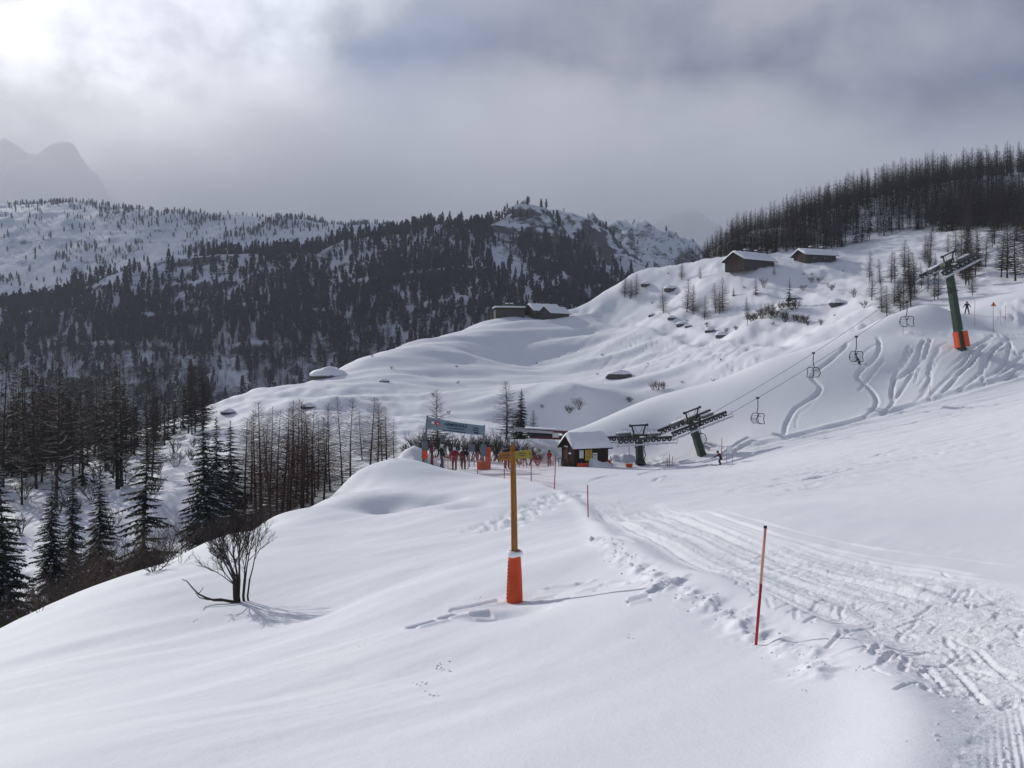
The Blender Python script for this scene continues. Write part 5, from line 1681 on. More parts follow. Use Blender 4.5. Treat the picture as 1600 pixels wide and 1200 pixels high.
marker('thin dark pole standing by the short lift tower', 983, 722, 983, 705, 92.0, 0.03, 0.95, cap=False)
for k, (u, v0, v1) in enumerate(((1453, 628, 615), (1411, 520, 500), (1523, 517, 475), (1563, 505, 480), (1571, 507, 484))):
    marker(('faint thin pole at the edge of the groomed run', 'faint thin pole at the foot of the snow mound', 'faint thin pole left of the orange triangle sign', 'faint thin pole just past the orange triangle sign', 'faint thin pole farthest past the orange triangle sign')[k], u, v0, u, v1, (92, 106, 110, 113, 114)[k], 0.022, 0.9, 'faint poles up the slope', cap=False)

def net_fence(label, posts, hts, group=None, netm='net_orange', top_gap=0.1, lean=None):
    """posts: ground points; a sagging net of real strands between them"""
    base = posts[0]
    root = thing('net_fence', label, 'fence', base, 0, group)
    P = [p - base for p in posts]
    for i, p in enumerate(P):
        q = MB(); l = (lean or {}).get(i, 0)
        q.tube([p + UP * -0.3, p + UP * hts[i] + Vector((l, 0, 0))], 0.028, 6); q.build('post', M['pole_red' if i % 2 == 0 else 'dark_red'], root)
    s = Soup()
    for i in range(len(P) - 1):
        a, b = P[i], P[i + 1]
        L = (b - a).length; d = (b - a) / L
        nc = max(2, int(L / 0.13)); nr = 9
        def pt(f, g):
            h = (hts[i] * (1 - f) + hts[i + 1] * f) - top_gap
            sag = 4 * f * (1 - f)
            lo = 0.04 - 0.0 * sag; hi = h - 0.16 * sag
            return a.lerp(b, f) + UP * (lo + (hi - lo) * g)
        for c in range(nc + 1):
            f = c / nc
            s.rib(pt(f, 0), pt(f, 1), 0.005, 0.005, d)
        for r_ in range(nr):
            g = r_ / (nr - 1); w = 0.010 if r_ in (0, nr - 1) else 0.005
            for c in range(6):
                s.rib(pt(c / 6, g), pt((c + 1) / 6, g), w, w, UP)
    me = s.mesh('netting')
    link('netting', me, M[netm], root)
    return root
def gp_(u, v, y):
    p = PX(u, v, y); return p
net_fence('orange net fence along the drop beside the ticket gate', [gp_(866, 763, 47), gp_(830, 753, 50.5), gp_(788, 747, 54), gp_(746, 741, 57), gp_(700, 736, 60), gp_(664, 731, 61.5)], [1.78, 1.45, 1.35, 1.42, 1.2, 1.1], lean={0: 0.08})
net_fence('faded orange net fence between the gate and the lift hut', [gp_(800, 736, 68), gp_(818, 733, 72), gp_(840, 731, 76), gp_(868, 728, 82)], [1.35, 1.3, 1.3, 1.2])
net_fence('faded orange net fence behind the three waiting skiers', [gp_(690, 728, 68), gp_(720, 729, 69), gp_(748, 729, 70)], [1.2, 1.2, 1.2])
def text_mesh(body, size, mat, parent, M4, name='lettering', bold=0.0):
    cu = bpy.data.curves.new(name, 'FONT'); cu.body = body; cu.size = size; cu.align_x = 'CENTER'; cu.align_y = 'CENTER'; cu.extrude = 0.004; cu.offset = bold; cu.resolution_u = 2
    tmp = bpy.data.objects.new(name, cu); COL.objects.link(tmp)
    bpy.context.view_layer.update()
    me = bpy.data.meshes.new_from_object(tmp.evaluated_get(bpy.context.evaluated_depsgraph_get()))
    bpy.data.objects.remove(tmp)
    o = link(name, me, M[mat], parent); o.matrix_local = M4
    return o
def gate():
    y = 61.5
    A = PX(660, 730, y); B = PX(753, 731, y + 0.6)
    root = thing('ticket_gate', 'lift entrance gate with pale blue name banner between two posts', 'gate', A)
    tl = PX(668, 651, y) - A; tr = PX(757, 665, y + 0.6) - A; bl = PX(667, 669, y) - A; br = PX(757, 680, y + 0.6) - A
    b = B - A
    q = MB(); q.bar((0, 0, -0.3), tl * 1.02, 0.13); q.build('post', M['grey_panel'], root)
    q = MB(); q.bar(b - UP * 0.3, tr + UP * 0.04, 0.11); q.build('post', M['grey_panel'], root)
    f = Vector((0, -0.09, 0))
    # the banner: stretched cloth, slightly sagging between its ends
    n = 16; V = []
    for g in range(5):
        for i in range(n + 1):
            t = i / n
            p = (tl.lerp(tr, t)).lerp(bl.lerp(br, t), g / 4) + f
            p.z -= 0.06 * 4 * t * (1 - t); p.y += 0.03 * math.sin(t * 9 + g)
            V.append(tuple(p))
    Vb = [(x, yy + 0.02, z) for x, yy, z in V]
    fq = grid_faces(5, n + 1)
    ban = link('banner', fast_mesh('banner', V + Vb, np.concatenate([fq[:, ::-1], fq + len(V)])), M['banner_blue'], root)
    ex = (tr - tl).normalized(); ez = (tl - bl).normalized(); ey = ex.cross(ez) * -1
    def frame(t, g, dy=0.075):
        p = tl.lerp(tr, t).lerp(bl.lerp(br, t), g) + f + Vector((0, -dy, -0.06 * 4 * t * (1 - t)))
        m = Matrix((ex, ez, ex.cross(ez))).transposed().to_4x4(); m.translation = p
        return m
    text_mesh('ARMOUVAZ', 0.30, 'banner_text', ban, frame(0.50, 0.32), bold=0.008)
    for k, (t, g, w, h) in enumerate(((0.5, 0.62, 1.25, 0.05), (0.47, 0.9, 1.7, 0.05), (0.85, 0.35, 0.42, 0.06), (0.85, 0.58, 0.42, 0.06), (0.86, 0.82, 0.34, 0.10))):
        q = MB(); q.box((0, 0, 0), (w, h, 0.006)); o = q.build('print', M['banner_text'], ban); o.matrix_local = frame(t, g, 0.07)
    for k, (t, m) in enumerate(((0.10, 'emblem_white'), (0.185, 'emblem_red'))):
        q = MB(); q.disc((0, 0, 0), (0, 0, 1), 0.15, 0.01, 18); q.disc((0, 0, 0.006), (0, 0, 1), 0.11, 0.012, 18, 1)
        o = q.build('emblem', [M['emblem_red'], M['emblem_white' if k == 0 else 'emblem_red']], ban); o.matrix_local = frame(t, 0.42, 0.07)
        if k == 1:
            q = MB(); q.box((0, 0, 0.016), (0.13, 0.045, 0.012)); q.box((0, 0, 0.018), (0.045, 0.13, 0.012)); q.build('emblem_cross', M['emblem_white'], o)
    def panel(label, u0, v0, u1, v1, y, mat, th=0.06, name='panel', legs=False, vb=None):
        a = PX(u0, v1, y); c = PX(u1, v0, y)
        base = PX((u0 + u1) / 2, vb or v1, y)
        r = thing(name, label, 'panel' if name != 'safety_pad' else 'pad', base)
        q = MB(); q.box(((a + c) / 2) - base, (c.x - a.x, th, c.z - a.z), bev=min(0.03, th * 0.3)); q.build('board', M[mat], r)
        if vb and vb > v1:
            q = MB()
            for s in (-1, 1): q.tube([Vector((s * (c.x - a.x) * 0.38, 0.03, -0.15)), Vector((s * (c.x - a.x) * 0.38, 0.03, (a.z + c.z) / 2 - base.z))], 0.03, 6)
            q.build('leg', M['lift_steel'], r)
        return r
    panel('tall grey column panel at the outer gate post', 659, 690, 668, 716, y - 0.2, 'grey_panel', 0.2, vb=731)
    panel('small orange pad low on the outer gate post', 660, 704, 668, 717, y - 0.5, 'orange_pad', 0.14, 'safety_pad', vb=731)
    panel('narrow dark ticket post inside the gate', 673, 692, 677, 728, y + 1, 'dark_red', 0.25)
    panel('grey notice panel hung above the waiting skiers', 688, 680, 696, 690, y + 3.5, 'grey_panel', vb=730)
    panel('dark grey square panel right of the waiting skiers', 732, 694, 742, 706, y + 3, 'grey_panel', vb=731)
    panel('grey board on the orange-padded ticket machine', 751, 695, 760, 713, y - 0.3, 'grey_panel', 0.15, vb=732)
    base = PX(756, 734, y + 0.2)
    r = thing('ticket_machine', 'orange padded ticket machine at the inner gate post', 'ticket machine', base)
    q = MB(); k = y / F
    q.box((3 * k + 0.15, 0.25, 17 * k), (9 * k, 0.4, 34 * k), bev=0.04); q.build('body', M['orange_pad'], r)
    q = MB(); q.box((-1 * k, 0, 6.5 * k), (17 * k, 0.5, 13 * k), bev=0.05); q.build('foot_pad', M['orange_pad'], r)
    # turnstile arms
    for i, u in enumerate((722, 733)):
        b0 = PX(u, 731, 66)
        r = thing('turnstile', ('thin steel turnstile behind the skier with rucksack', 'thin steel turnstile nearest the ticket machine')[i], 'turnstile', b0)
        q = MB(); q.tube([(0, 0, -0.2), (0, 0, 0.95)], 0.05, 8); q.build('column', M['lift_steel'], r)
        q = MB()
        for t in (0.3, 2.4, 4.5): q.tube([(0, 0, 0.9), (0.45 * math.cos(t), 0.2 * math.sin(t), 0.72 + 0.15 * math.sin(t))], 0.02, 5)
        q.build('arm', M['lift_steel'], r)
    # barrier table seen past the signpost
    b0 = PX(817, 737, 63)
    r = thing('barrier', 'dark-topped barrier on thin legs just past the signpost', 'barrier', b0)
    q = MB(); q.box((0, 0, 1.05), (0.62, 0.3, 0.07)); q.build('top', M['rubber'], r)
    q = MB(); q.box((0, 0, 1.15), (0.56, 0.26, 0.12), bev=0.05); q.build('snow_cover', M['snow_cap'], r)
    for s in (-1, 1): q = MB(); q.tube([(s * 0.26, 0, -0.2), (s * 0.26, 0, 1.03)], 0.025, 6); q.build('leg', M['lift_steel'], r)
gate()
def small_signs():
    # white notice on a frame beside the skier
    b = PX(1140, 733, 84)
    r = thing('notice_frame', 'white notice on thin metal frame beside the crouching skier', 'sign', b)
    k = 84 / F
    q = MB(); q.box((0, 0, 21 * k), (8.5 * k, 0.04, 12 * k)); q.build('board', M['white_paint'], r)
    for s in (-1, 1): q = MB(); q.tube([(s * 4.4 * k, 0.03, -0.3), (s * 4.4 * k, 0.03, 27 * k)], 0.022, 5); q.build('leg', M['lift_steel'], r)
    # orange warning triangle up the slope
    b = PX(1552, 526, 108)
    r = thing('warning_sign', 'orange triangular warning sign on a thin pole up the run', 'sign', b)
    k = 108 / F; z = 44 * k; w = 4.6 * k
    q = MB(); q.tube([(0, 0, -0.3), (0, 0, z)], 0.025, 6); q.build('pole', M['lift_steel'], r)
    q = MB(); q.add([(-w, -0.04, z - 3.2 * k), (w, -0.04, z - 3.2 * k), (0, -0.04, z + 4 * k), (-w, -0.07, z - 3.2 * k), (w, -0.07, z - 3.2 * k), (0, -0.07, z + 4 * k)], [(0, 1, 2), (5, 4, 3), (0, 3, 4, 1), (1, 4, 5, 2), (2, 5, 3, 0)]); q.build('plate', M['orange_sign'], r)
    q = MB(); q.box((0, -0.085, z - 0.02), (0.06, 0.01, 0.26)); q.build('mark', M['ink'], r)
    # orange crate by the short tower
    b = PX(983, 731, 88)
    r = thing('crate', 'orange crate half in the snow beside the short lift tower', 'crate', b)
    q = MB(); q.add([(-0.28, -0.2, -0.1), (0.28, -0.2, -0.1), (0.28, 0.2, -0.1), (-0.28, 0.2, -0.1), (-0.36, -0.26, 0.42), (0.36, -0.26, 0.42), (0.36, 0.26, 0.42), (-0.36, 0.26, 0.42)], [(0, 1, 5, 4), (1, 2, 6, 5), (2, 3, 7, 6), (3, 0, 4, 7), (0, 3, 2, 1)]); q.build('body', M['orange_pad'], r)
    q = MB(); q.box((0, 0, 0.36), (0.6, 0.42, 0.08), bev=0.03); q.build('snow_cover', M['snow_cap'], r)
    # snow-covered dark net beside the road at the ruined huts
simple('orange_sign', (0.62, 0.22, 0.04), 0.5, 0.1, 4.0)
small_signs()

# ------------------------------------------------------------------ people
for nm, c in (('cloth_black', (0.014, 0.015, 0.020)), ('cloth_navy', (0.020, 0.028, 0.060)), ('cloth_red', (0.22, 0.022, 0.030)), ('cloth_bright_red', (0.36, 0.020, 0.022)), ('cloth_blue', (0.05, 0.07, 0.15)), ('cloth_maroon', (0.085, 0.020, 0.030)), ('cloth_green', (0.02, 0.04, 0.03)),
              ('skin', (0.42, 0.26, 0.20)), ('helmet_white', (0.55, 0.57, 0.60)), ('helmet_dark', (0.03, 0.03, 0.035)), ('boot', (0.03, 0.03, 0.035)), ('ski_dark', (0.05, 0.05, 0.06)), ('goggle', (0.02, 0.025, 0.03)), ('hair_brown', (0.05, 0.03, 0.02))):
    simple(nm, c, 0.75, 0.25, 7.0)
def person(label, pos, face, J, cloth, hgt=1.72, hat='helmet', skis=None, poles=(), pack=None):
    """J overrides joints of a standing figure in metres (x to its left hand side is +, y forward, z up), before scaling to hgt"""
    D = dict(pelvis=(0, 0, 0.95), waist=(0, 0.0, 1.10), chest=(0, 0.0, 1.32), neck=(0, 0.01, 1.50), head=(0, 0.03, 1.60), crown=(0, 0.03, 1.76),
             shL=(0.19, 0, 1.43), elL=(0.27, -0.02, 1.15), wrL=(0.27, 0.08, 0.92), haL=(0.27, 0.11, 0.84),
             shR=(-0.19, 0, 1.43), elR=(-0.27, -0.02, 1.15), wrR=(-0.27, 0.08, 0.92), haR=(-0.27, 0.11, 0.84),
             hiL=(0.10, 0, 0.92), knL=(0.12, 0.05, 0.50), anL=(0.12, 0, 0.12), toL=(0.12, 0.18, 0.05),
             hiR=(-0.10, 0, 0.92), knR=(-0.12, 0.05, 0.50), anR=(-0.12, 0, 0.12), toR=(-0.12, 0.18, 0.05))
    D.update(J)
    R = dict(pelvis=.155, waist=.145, chest=.175, neck=.062, head=.098, crown=.075, shL=.085, elL=.062, wrL=.05, haL=.045, shR=.085, elR=.062, wrR=.05, haR=.045,
             hiL=.105, knL=.075, anL=.065, toL=.05, hiR=.105, knR=.075, anR=.065, toR=.05)
    R = {n_: r_ * (1.0 if n_ in ('neck', 'head', 'crown') else 1.16) for n_, r_ in R.items()}     # padded winter clothes
    names = list(D)
    E = [('pelvis', 'waist'), ('waist', 'chest'), ('chest', 'neck'), ('neck', 'head'), ('head', 'crown')]
    for s in 'LR': E += [('chest', 'sh' + s), ('sh' + s, 'el' + s), ('el' + s, 'wr' + s), ('wr' + s, 'ha' + s), ('pelvis', 'hi' + s), ('hi' + s, 'kn' + s), ('kn' + s, 'an' + s), ('an' + s, 'to' + s)]
    k = hgt / 1.82
    me = bpy.data.meshes.new('body')
    me.from_pydata([tuple(c * k for c in D[n]) for n in names], [(names.index(a), names.index(b)) for a, b in E], [])
    tmp = bpy.data.objects.new('body', me); COL.objects.link(tmp)
    sk = tmp.modifiers.new('skin', 'SKIN'); sk.use_smooth_shade = True
    for i, n in enumerate(names):
        v = me.skin_vertices[0].data[i]
        fy = 0.72 if n in ('chest', 'waist', 'pelvis') else 1.0
        v.radius = (R[n] * k, R[n] * k * fy); v.use_root = (n == 'pelvis')
    sb = tmp.modifiers.new('sub', 'SUBSURF'); sb.levels = 1; sb.render_levels = 1
    bpy.context.view_layer.update()
    bmsh = bpy.data.meshes.new_from_object(tmp.evaluated_get(bpy.context.evaluated_depsgraph_get()))
    bpy.data.objects.remove(tmp)
    jacket, trousers = cloth
    mats = [M[jacket], M[trousers], M['boot'], M['skin'], M['helmet_white' if hat == 'white' else 'helmet_dark']]
    for m in mats: bmsh.materials.append(m)
    P = np.array([[c * k for c in D[n]] for n in names])
    bones = []
    for a, b in E:
        if b in ('toL', 'toR'): mi = 2
        elif b in ('anL', 'anR'): mi = 1
        elif b[:2] in ('kn', 'hi'): mi = 1
        elif b in ('haL', 'haR'): mi = 2
        elif b in ('head', 'crown'): mi = 3
        else: mi = 0
        bones.append((P[names.index(a)], P[names.index(b)], mi, b))
    co = np.empty(len(bmsh.vertices) * 3); bmsh.vertices.foreach_get('co', co); co = co.reshape(-1, 3)
    mi = []
    for f in bmsh.polygons:
        c = co[list(f.vertices)].mean(0); best = 1e9; m = 0
        for a, b, q, bn in bones:
            t = np.clip(np.dot(c - a, b - a) / (np.dot(b - a, b - a) + 1e-9), 0, 1)
            d = np.linalg.norm(c - a - t * (b - a)) * (0.8 if bn[:2] in ('sh', 'el', 'wr', 'ha') else 1)
            if d < best: best = d; m = q
        mi.append(m)
    bmsh.polygons.foreach_set('material_index', np.array(mi, dtype=np.int32))
    bmsh.polygons.foreach_set('use_smooth', np.ones(len(mi), dtype=bool))
    root = thing('person', label, 'person', pos, face)
    body = link('body', bmsh, None, root)
    hd = Vector(D['head']) * k; cr = Vector(D['crown']) * k; up = (cr - hd).normalized()
    # head covering, face, goggles
    q = MB(); rings = 6; n = 12; V = []
    rot = Vector((0, 0, 1)).rotation_difference(up).to_matrix()
    prof = [(0.118, -0.03), (0.125, 0.05), (0.118, 0.11), (0.09, 0.16), (0.05, 0.19), (0.005, 0.20)]
    vs = [tuple(hd + rot @ Vector((r * k * math.cos(2 * math.pi * i / n), r * k * 1.15 * math.sin(2 * math.pi * i / n) - 0.02 * k, z * k))) for r, z in prof for i in range(n)]
    fs = [(a * n + i, a * n + (i + 1) % n, (a + 1) * n + (i + 1) % n, (a + 1) * n + i) for a in range(5) for i in range(n)]
    q.add(vs, fs, 0, True); q.build('helmet', M['helmet_white' if hat == 'white' else 'helmet_dark'], root)
    q = MB(); q.box(hd + rot @ Vector((0, 0.115 * k, 0.035 * k)), (0.17 * k, 0.05 * k, 0.07 * k), rot, bev=0.012); q.build('goggles', M['goggle'], root)
    q = MB(); q.box(hd + rot @ Vector((0, 0.12 * k, -0.02 * k)), (0.03 * k, 0.05 * k, 0.05 * k), rot, bev=0.008); q.build('nose', M['skin'], root)
    for s in 'LR':
        # five fingers in a mitten-thick glove, curled
        h = Vector(D['ha' + s]) * k; w = Vector(D['wr' + s]) * k; d = (h - w).normalized()
        sd = d.cross(Vector((0, 1, 0.2))).normalized()
        q = MB()
        for j in range(4): q.tube([h + sd * (j - 1.5) * 0.02 * k, h + sd * (j - 1.5) * 0.021 * k + d * 0.05 * k, h + sd * (j - 1.5) * 0.018 * k + d * (0.075 - 0.008 * abs(j - 1.5)) * k + Vector((0, 0.02 * k, 0))], [0.013 * k, 0.012 * k, 0.009 * k], 5)
        q.tube([h - d * 0.02 * k + sd * 0.035 * k, h + sd * 0.055 * k + d * 0.02 * k, h + sd * 0.05 * k + d * 0.045 * k], [0.014 * k, 0.012 * k, 0.009 * k], 5)
        q.build('glove', M['boot'], root)
    if pack:
        c = Vector(D['chest']) * k
        q = MB(); q.box(c + Vector((0, -0.20 * k, -0.02 * k)), (0.30 * k, 0.16 * k, 0.46 * k), bev=0.05 * k); q.build('rucksack', M[pack], root)
    if skis is not None:
        for s in 'LR':
            a = Vector(D['an' + s]) * k; t = Vector(D['to' + s]) * k
            d = skis.get(s) if isinstance(skis, dict) else None
            d = Vector(d).normalized() if d else Vector((t.x - a.x, t.y - a.y, 0)).normalized()
            z = Vector((0, 0, min(a.z, t.z) - 0.09 * k))
            m = Vector((a.x, a.y, 0)) + z + d * 0.10
            q = MB(); sdv = Vector((-d.y, d.x, 0)).normalized()
            pts = [m - d * 0.80, m - d * 0.2, m + d * 0.55, m + d * 0.76 + UP * 0.02, m + d * 0.88 + UP * 0.10]
            ws = [0.05, 0.038, 0.044, 0.048, 0.02]
            vs = [p + sdv * w + UP * e for p, w in zip(pts, ws) for e in (0, 0.018)] + [p - sdv * w + UP * e for p, w in zip(pts, ws) for e in (0, 0.018)]
            nn = len(pts); fs = []
            for i in range(nn - 1):
                A = 2 * i; Bq = 2 * i + 2; C = 2 * nn + 2 * i; Dq = C + 2
                fs += [(A, Bq, Dq, C), (A + 1, C + 1, Dq + 1, Bq + 1), (A, A + 1, Bq + 1, Bq), (C, Dq, Dq + 1, C + 1)]
            q.add(vs, fs); q.build('ski', M['ski_dark'], root)
    for s, tip in poles:
        h = Vector(D['ha' + s]) * k
        q = MB(); e = Vector(tip) * k; q.tube([h + (h - e).normalized() * 0.08, e], 0.009, 5); q.disc(e + (h - e).normalized() * 0.07, (h - e).normalized(), 0.045, 0.01, 8); q.build('ski_pole', M['ski_dark'], root)
    return root
def stand(u, v, y): return PX(u, v, y)
RT = math.radians
# three waiting at the gate
person('person in black jacket and blue trousers, white helmet, turned to the skier in red', stand(690, 727, 62), RT(250), dict(haL=(0.20, 0.36, 1.10), wrL=(0.22, 0.29, 1.08), elL=(0.28, 0.06, 1.14), anL=(0.16, 0.16, 0.12), toL=(0.16, 0.34, 0.05), anR=(-0.14, -0.16, 0.12), toR=(-0.14, 0.02, 0.05), knR=(-0.13, -0.02, 0.5), knL=(0.14, 0.16, 0.5)), ('cloth_black', 'cloth_blue'), 1.78, 'white', skis=True)
person('person in red jacket and red trousers reaching an arm to the skier in black', stand(710, 735, 60.5), RT(15), dict(shR=(-0.19, 0.02, 1.43), shL=(0.20, 0, 1.42), elL=(0.42, 0.10, 1.22), wrL=(0.62, 0.16, 1.08), haL=(0.70, 0.18, 1.04)), ('cloth_red', 'cloth_maroon'), 1.70, 'white', skis=True, poles=(('R', (-0.34, 0.3, 0.02)),))
person('person in black with dark red rucksack, standing beside the ticket machine', stand(724, 731, 62), RT(-10), dict(elL=(0.32, 0.02, 1.14), wrL=(0.30, 0.12, 0.95), haL=(0.29, 0.15, 0.88)), ('cloth_black', 'cloth_black'), 1.66, 'dark', skis=True, pack='cloth_maroon', poles=(('R', (-0.36, 0.25, 0.02)), ('L', (0.38, 0.25, 0.02))))
person('person in black jacket and maroon trousers half hidden behind the signpost', stand(792, 735, 61), RT(-30), dict(anL=(0.15, 0.02, 0.12), toL=(0.15, 0.2, 0.05)), ('cloth_black', 'cloth_maroon'), 1.75, 'dark', skis=True)
person('lift attendant in bright red jacket and black trousers beside the hut', stand(858, 728, 86), RT(200), dict(elL=(0.24, 0.12, 1.22), wrL=(0.14, 0.28, 1.30), haL=(0.12, 0.32, 1.36), elR=(-0.26, 0.05, 1.18), wrR=(-0.14, 0.2, 1.1), haR=(-0.10, 0.25, 1.1)), ('cloth_bright_red', 'cloth_black'), 1.72, 'dark')
person('crouching skier in dark red jacket making a turn on the groomed run', stand(1125, 730, 84), RT(60), dict(pelvis=(0, -0.14, 0.68), waist=(0, -0.06, 0.84), chest=(0.02, 0.10, 1.03), neck=(0.03, 0.2, 1.20), head=(0.03, 0.25, 1.29), crown=(0.03, 0.28, 1.44),
       hiL=(0.10, -0.14, 0.66), hiR=(-0.10, -0.14, 0.66), knL=(0.22, 0.14, 0.44), knR=(-0.02, 0.14, 0.42), anL=(0.16, -0.06, 0.12), toL=(0.16, 0.12, 0.05), anR=(-0.08, -0.06, 0.12), toR=(-0.08, 0.12, 0.05),
       shL=(0.22, 0.12, 1.12), shR=(-0.18, 0.12, 1.14), elL=(0.44, 0.22, 0.98), wrL=(0.54, 0.40, 0.90), haL=(0.58, 0.46, 0.88), elR=(-0.40, 0.18, 1.0), wrR=(-0.50, 0.36, 0.92), haR=(-0.54, 0.42, 0.90)), ('cloth_maroon', 'cloth_black'), 1.74, 'dark', skis=True, poles=(('L', (0.75, -0.25, 0.35)), ('R', (-0.72, -0.25, 0.40))))
person('skier in dark blue standing wide-legged on the run past the tall lift tower', stand(1511, 486, 118), RT(150), dict(anL=(0.24, 0.02, 0.12), toL=(0.26, 0.2, 0.05), anR=(-0.24, 0.02, 0.12), toR=(-0.26, 0.2, 0.05), knL=(0.18, 0.08, 0.5), knR=(-0.18, 0.08, 0.5), elL=(0.36, 0, 1.18), wrL=(0.42, 0.14, 1.02), haL=(0.44, 0.18, 0.98), elR=(-0.36, 0, 1.18), wrR=(-0.42, 0.14, 1.02), haR=(-0.44, 0.18, 0.98)), ('cloth_navy', 'cloth_navy'), 1.78, 'dark', skis=True)
rp = RIDER_P - UP * 3.45 - LDIR * 0.10
person('person in black riding the lift chair with skis hanging down', rp, math.atan2(-LDIR.x, LDIR.y), dict(pelvis=(0, -0.06, 0.95), hiL=(0.10, 0.0, 0.94), hiR=(-0.10, 0, 0.94), knL=(0.12, 0.44, 0.95), knR=(-0.12, 0.44, 0.95), anL=(0.12, 0.48, 0.55), toL=(0.12, 0.66, 0.50), anR=(-0.12, 0.48, 0.55), toR=(-0.12, 0.66, 0.50), waist=(0, -0.10, 1.10),
       elL=(0.26, 0.06, 1.18), wrL=(0.18, 0.28, 1.08), haL=(0.16, 0.34, 1.06), elR=(-0.26, 0.06, 1.18), wrR=(-0.18, 0.28, 1.08), haR=(-0.16, 0.34, 1.06)), ('cloth_black', 'cloth_green'), 1.72, 'dark', skis=True)

# ------------------------------------------------------------------ shrubs, boulders, snow lumps
def branch(mb, rnd, p, d, ln, r, depth, spread, up, n=4, twig_n=3):
    k = 4
    pts = [p]; dd = d.normalized()
    q = p.copy()
    for i in range(k):
        dd = (dd + Vector((rnd.uniform(-1, 1), rnd.uniform(-1, 1), rnd.uniform(-1, 1))) * 0.13 + UP * up * 0.10).normalized()
        q = q + dd * ln / k; pts.append(q.copy())
    mb.tube(pts, [r * (1 - 0.55 * i / k) for i in range(k + 1)], max(3, n), cap=False)
    if depth > 0:
        for i in range(twig_n):
            t = 0.35 + 0.65 * (i + rnd.random()) / twig_n
            b = along(pts, t)
            side = Vector((rnd.uniform(-1, 1), rnd.uniform(-1, 1), rnd.uniform(-0.3, 0.6))).normalized()
            nd = (dd * (1 - spread) + side * spread).normalized()
            branch(mb, rnd, b, nd, ln * rnd.uniform(0.42, 0.66), r * 0.56, depth - 1, spread, up, 3, twig_n)
def shrub(label, pos, h, stems, seed, mat='shrub_wood', spread=0.42, depth=3, tn=4, wide=0.5, r0=0.03, group=None, extra=None, name='shrub'):
    rnd = random.Random(seed)
    root = thing(name, label, 'shrub', pos, 0, group)
    for i in range(stems):
        a = 2 * math.pi * i / stems + rnd.uniform(-0.4, 0.4)
        d = Vector((math.cos(a) * wide * rnd.uniform(0.4, 1.1), math.sin(a) * wide * rnd.uniform(0.4, 1.1), 1.0))
        mb = MB()
        branch(mb, rnd, Vector((math.cos(a) * 0.04 * h, math.sin(a) * 0.04 * h, -0.08)), d, h * rnd.uniform(0.55, 0.72), r0 * rnd.uniform(0.7, 1.1), depth, spread, 0.6, 5, tn)
        mb.build('stem', M[mat], root)
    return root
def big_shrub():
    p = on_ground(370, 942); root = thing('shrub', 'bare many-stemmed shrub with low arching limb, its shadow spread on the snow', 'shrub', p)
    k = p.y / F
    rnd = random.Random(21)
    # the main stems as (lean in x, lean in y, height, girth)
    for i, (dx, dy, h, r, off) in enumerate(((-0.55, 0.1, 1.5, 0.026, -0.02), (-0.36, -0.3, 1.6, 0.028, 0.0), (-0.2, 0.3, 1.7, 0.032, 0.02), (-0.05, -0.2, 1.75, 0.034, 0.05), (0.05, 0.25, 1.72, 0.024, 0.16), (0.12, -0.25, 1.68, 0.022, 0.14), (0.22, 0.1, 1.7, 0.020, 0.24))):
        mb = MB()
        b0 = Vector((off, 0.02 * i, -0.1))
        st = b0 + Vector((dx * 0.10 + 0.0, dy * 0.1, 0.62))
        pts = [b0, b0 + Vector((-0.03 + dx * 0.02, 0, 0.22)), st]
        mb.tube(pts, [r * 1.25, r * 1.1, r], 7, cap=False)
        d = Vector((dx, dy, 1.0))
        branch(mb, rnd, st, d, h * 0.56, r * 0.85, 4, 0.38, 0.5, 5, 5 if i < 4 else 4)
        if i < 5: branch(mb, rnd, st - UP * 0.1, d + Vector((-0.35, 0.2 * (i - 2), -0.15)), h * 0.42, r * 0.5, 3, 0.42, 0.4, 4, 5)
        mb.build('stem', M['shrub_wood'], root)
    mb = MB()
    L = [(375, 944), (368, 941), (350, 938), (335, 938), (322, 934), (310, 928), (302, 920), (292, 908), (284, 905)]
    pts = [PX(u, v, p.y - 0.05) - p for u, v in L]
    mb.tube(pts, [0.045, 0.04, 0.03, 0.026, 0.022, 0.018, 0.015, 0.011, 0.007], 6)
    mb.tube([PX(u, v, p.y - 0.2) - p for u, v in ((368, 941), (345, 936), (325, 937), (312, 934), (305, 926))], [0.03, 0.02, 0.016, 0.012, 0.007], 5)
    mb.tube([PX(u, v, p.y) - p for u, v in ((310, 928), (316, 921), (318, 917))], [0.01, 0.007, 0.004], 4)
    mb.build('low_limb', M['shrub_wood'], root)
big_shrub()
shrub('small bare shrub at the rim left of the big shrub, shadow fanned on the snow', on_ground(125, 918), 1.5, 3, 31, spread=0.45, depth=3, tn=4, wide=0.4, r0=0.03)
for k, (u, v, h, st, se) in enumerate(((200, 893, 1.0, 9, 32), (225, 888, 1.2, 10, 33), (250, 880, 1.0, 9, 34), (240, 893, 0.7, 8, 35))):
    shrub('low tangled brush heaped at the rim under the sparse conifer', on_ground(u, v), h, st, se, spread=0.6, depth=2, tn=5, wide=1.3, r0=0.016, group='brush at the rim')
shrub('spindly twigs poking from the snow left of the big shrub', on_ground(283, 880), 0.6, 3, 36, spread=0.5, depth=2, tn=3, wide=0.8, r0=0.010)
shrub('small twigs poking from the snow at the far left rim', on_ground(62, 955), 0.5, 3, 37, spread=0.5, depth=2, tn=3, wide=0.9, r0=0.010)
